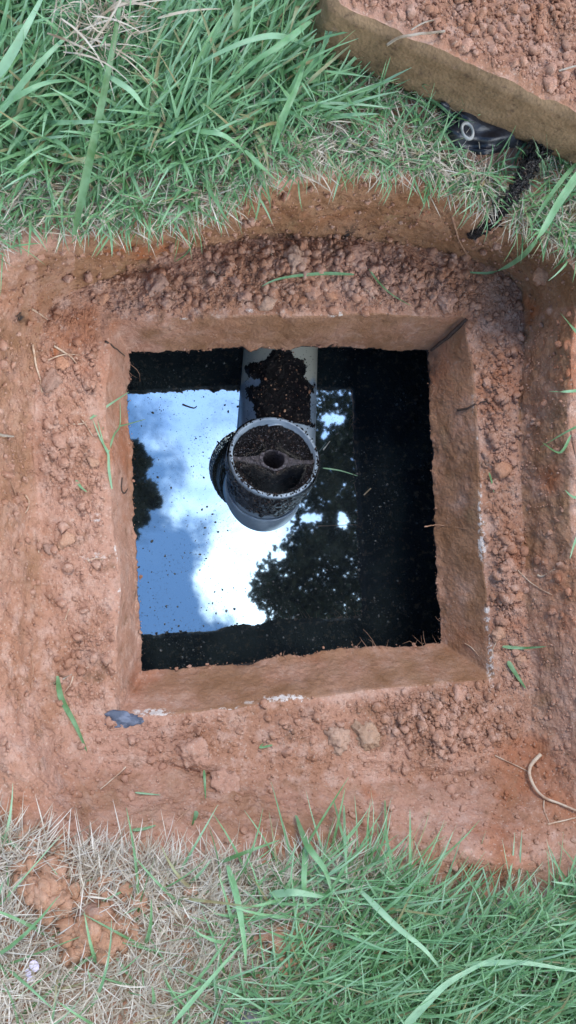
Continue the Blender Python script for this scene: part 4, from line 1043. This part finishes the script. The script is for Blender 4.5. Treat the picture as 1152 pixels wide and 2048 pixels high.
ci = rng.choice(okk, 5200); sz = np.clip(.0008 + .0011 * rng.pareto(2.6, len(ci)), 0, .006)
cpz = lt[ci] + rng.normal(size=(len(ci), 3)) * [.0015, .0015, .0005] + np.stack([0 * sz, 0 * sz, sz * .3], -1)
merge_crumbs('lid_crumbs', cpz, sz, M_soil, .0028, 'loose pinkish soil crumbs on top of the concrete lid')
lbvh = BVHTree.FromPolygons([tuple(map(float, v)) for v in Ls.reshape(-1, 3)], Fl.tolist())
root_thing([(774,90),(800,74),(840,68),(890,62)], 5, 'pale bent straw lying on the concrete lid near its front edge', M_straw, 'straw', lift=.006, extra=[lbvh], cat_='straw', taper=.8)
root_thing([(1118,142),(1140,135),(1165,130)], 4, 'short pale straw on the concrete lid at the photo edge', M_straw, 'straw', lift=.006, extra=[lbvh], cat_='straw', taper=.8)
root_thing([(822,60),(850,45),(870,40)], 3, 'tiny straw on the concrete lid behind the bent one', M_straw, 'straw', lift=.006, extra=[lbvh], cat_='straw', taper=.8)
for (x, y, r, l) in ((930,95,12,'rounded clod in the middle of the soil on the lid'), (1005,60,14,'biggest clod on the concrete lid'), (985,100,9,'small clod on the lid under the biggest one'), (800,30,9,'clod near the left corner of the concrete lid'), (1100,170,12,'clod on the lid towards the right edge of the photo')):
    clod(x, y, r, M_clod['clod_red'], l, extra=[lbvh])

# black plastic flap with ring, half under the lid
fl = empty('plastic_flap', hit(960, 265)[0]); tag(fl, 'torn black plastic flap with pale ring, sticking out from under the lid', 'plastic flap'); FL = np.array(fl.location)
outl = [(872,200),(886,245),(903,288),(925,303),(965,308),(1010,302),(1052,292),(1075,262),(1010,235),(950,210),(905,195)]
nfl = 40; cpx = np.array([965., 250.]); ol = spline(outl + [outl[0]], 90)[:-1]
RRs = []
for q in np.linspace(0, 1, 18):
    p = cpx + (ol - cpx) * q
    zb = .152 + .010 * np.cos(q * 1.6) + .005 * np.sin(p[:, 0] / 13 + p[:, 1] / 21) * q + .004 * np.sin(p[:, 1] / 9 + q * 5) * q + .005 * (p[:, 0] < 900) - .012 * (q > .93)
    RRs.append(P(p[:, 0], p[:, 1], zb))
RRs = np.array(RRs); bot_ = RRs[::-1].copy(); bot_[..., 2] -= .0025
make_mesh('sheet', np.concatenate([RRs, bot_]) - FL, grid_faces(len(ol), 36), M_plastic, fl)
rc = P(935, 262, .171); tv, tf = [], []
Rt, rt = .0078, .0018
ua = np.linspace(0, 2 * np.pi, 40, endpoint=False); va = np.linspace(0, 2 * np.pi, 14, endpoint=False)
Ua, Va = np.meshgrid(ua, va)
TX = np.stack([(Rt + rt * np.cos(Va)) * np.cos(Ua) * .72, (Rt + rt * np.cos(Va)) * np.sin(Ua), rt * np.sin(Va)], -1)
a = math.radians(-20); TX = TX @ np.array([[math.cos(a), -math.sin(a), 0], [math.sin(a), math.cos(a), 0], [0, 0, 1]])
ftor = grid_faces(40, 14); ftor = np.concatenate([ftor, np.stack([13 * 40 + np.arange(40), 13 * 40 + (np.arange(40) + 1) % 40, (np.arange(40) + 1) % 40, np.arange(40)], -1)])
make_mesh('ring', TX.reshape(-1, 3) + rc - FL, ftor, M_ring, fl)
# black tarry sludge running from the lid into the pit
bp = spline([(1075,300),(1050,325),(1040,350),(1025,375),(1008,405),(990,435),(965,458),(940,472)], 400)
wd = np.interp(np.arange(400), [0, 100, 250, 320, 399], [24, 13, 12, 15, 2]); q = rng.normal(size=(400, 2)) * wd[:, None] * .5
sp_, ss_ = [], []
for (x, y) in np.concatenate([bp + q, bp + rng.normal(size=(400, 2)) * wd[:, None] * .5, bp + rng.normal(size=(400, 2)) * wd[:, None] * .4]):
    h, _n = hit(x, y); lift = .022 * float(sstep(440, 400, y)) * rng.uniform(.5, 1); sp_.append((h.x, h.y, h.z + lift)); ss_.append(rng.uniform(.001, .0035))
merge_crumbs('tar_sludge', np.array(sp_), np.array(ss_), M_sludge, .002, 'black wet sludge trail from the lid down the upper right bank')

# ------------------------------------------------------------------ tree whose crown is mirrored in the water
tree = empty('tree', (4.6, .6, .12)); tag(tree, 'leafy tree outside the frame whose crown is mirrored in the water, with an added branch standing in for the camera holder', 'tree'); TO = np.array(tree.location)
def up_dir(px, py, z):
    d = ray(px, py); w = P(px, py, WZ); r_ = d * np.array([1, 1, -1]); return w + r_ * ((z - WZ) / r_[2])
tk = tube(spline([(4.6, .6, .1), (4.5, .5, 2), (4.2, .4, 4), (3.9, .2, 6)], 14), np.linspace(.2, .07, 14), 12)
make_mesh('trunk', tk[0] - TO, tk[1], M_bark, tree)
for ends in ([(4.4, .45, 3), (3.2, .3, 4.4), (2.2, .2, 5)], [(4.3, .4, 3.6), (3.2, -1, 4.8), (2.0, -1.5, 5.2)], [(4.2, .4, 4), (3.4, 1.6, 5), (2.4, 2.0, 5.6)], [(3.4, .9, 4.6), (1.9, 2.0, 5.1), (.3, 1.7, 5.4), (-.15, .9, 5.3), (.1, .35, 5.15)], [(4.3, .4, 3.4), (5.2, .2, 4.6), (6, 0, 5.2)]):  # fourth limb added to carry the stand-in sprays, routed outside the mirrored view
    tb = tube(spline(ends, 12), np.linspace(.06, .012, 12), 8); make_mesh('limb', tb[0] - TO, tb[1], M_bark, tree)
# leaf clumps: crown ellipsoid, overhanging sprays, added sprays in place of a person's reflection
cl = []
def clump(c, r, n, ls=.05):
    p = rng.normal(size=(n, 3)); p /= np.linalg.norm(p, axis=1, keepdims=True); p = p * (rng.uniform(size=(n, 1)) ** .45) * r + c
    cl.append((p, np.full(n, ls)))
for _ in range(95):
    q = rng.normal(size=3); q /= np.linalg.norm(q); q *= rng.uniform() ** .4; c = np.array([4.0, .2, 5.6]) + q * np.array([2.1, 2.8, 1.3]); clump(c, rng.uniform(.35, .6), 230, .07)
for (px_, py_, z_, r, n) in ((620,880,4.6,.30,420),(690,820,4.8,.30,380),(700,930,4.7,.30,420),(625,990,5.0,.22,260),(720,1010,4.6,.25,300),(640,1090,4.8,.26,420),(575,1165,4.7,.26,460),(600,1230,4.6,.24,420),(670,1180,4.8,.34,560),(730,1120,4.8,.34,420),(720,1240,4.8,.34,420),(640,1300,4.8,.34,420),(540,1185,4.6,.14,200),(600,1110,4.9,.16,200),(740,880,5,.34,380),(700,1000,5.2,.3,300),(660,1060,5.1,.26,300),(690,870,5.2,.3,300),(640,930,5.0,.22,240),(660,1240,5.2,.3,300),
    (262,905,5.0,.11,170),(285,925,5.0,.07,80),(288,985,5.0,.11,200),(305,1000,5.0,.075,90),(258,1010,5.0,.15,240),(255,950,5.1,.15,220),(280,1035,5,.08,80),(262,1065,5,.07,60)):  # sprays on this row are added, standing in for the camera holder's dark reflection
    clump(up_dir(px_, py_, z_), r * (1.12 if px_ > 400 else 1), int(n * 2.6), .055)
pp = np.concatenate([c[0] for c in cl]); ls = np.concatenate([c[1] for c in cl]); n = len(pp)
mp_ = pp.copy(); mp_[:, 2] = 2 * WZ - mp_[:, 2]; mp_ = proj(mp_); gap = np.zeros(n)
for (x, y, a, b_) in ((622,1036,22,12),(686,1042,13,19),(668,838,26,13),(650,870,8,10),(560,1110,14,10)): gap = np.maximum(gap, np.exp(-(((mp_[:, 0] - x) / a) ** 2 + ((mp_[:, 1] - y) / b_) ** 2) ** 2))
kp = rng.uniform(size=n) > gap * 1.6; pp = pp[kp]; ls = ls[kp]; n = len(pp)
R = rand_rot(n); quad = np.array([(-.5, 0, 0), (0, -.28, .03), (.5, 0, 0), (0, .28, .03)])
Vt = np.einsum('nij,kj->nki', R, quad) * (ls * rng.uniform(.7, 1.3, n))[:, None, None] + pp[:, None]
make_mesh('crown', Vt.reshape(-1, 3) - TO, np.arange(n * 4).reshape(n, 4), M_leaf, tree, attrs={'tone': np.repeat(rng.uniform(size=n), 4)}, smooth=False)
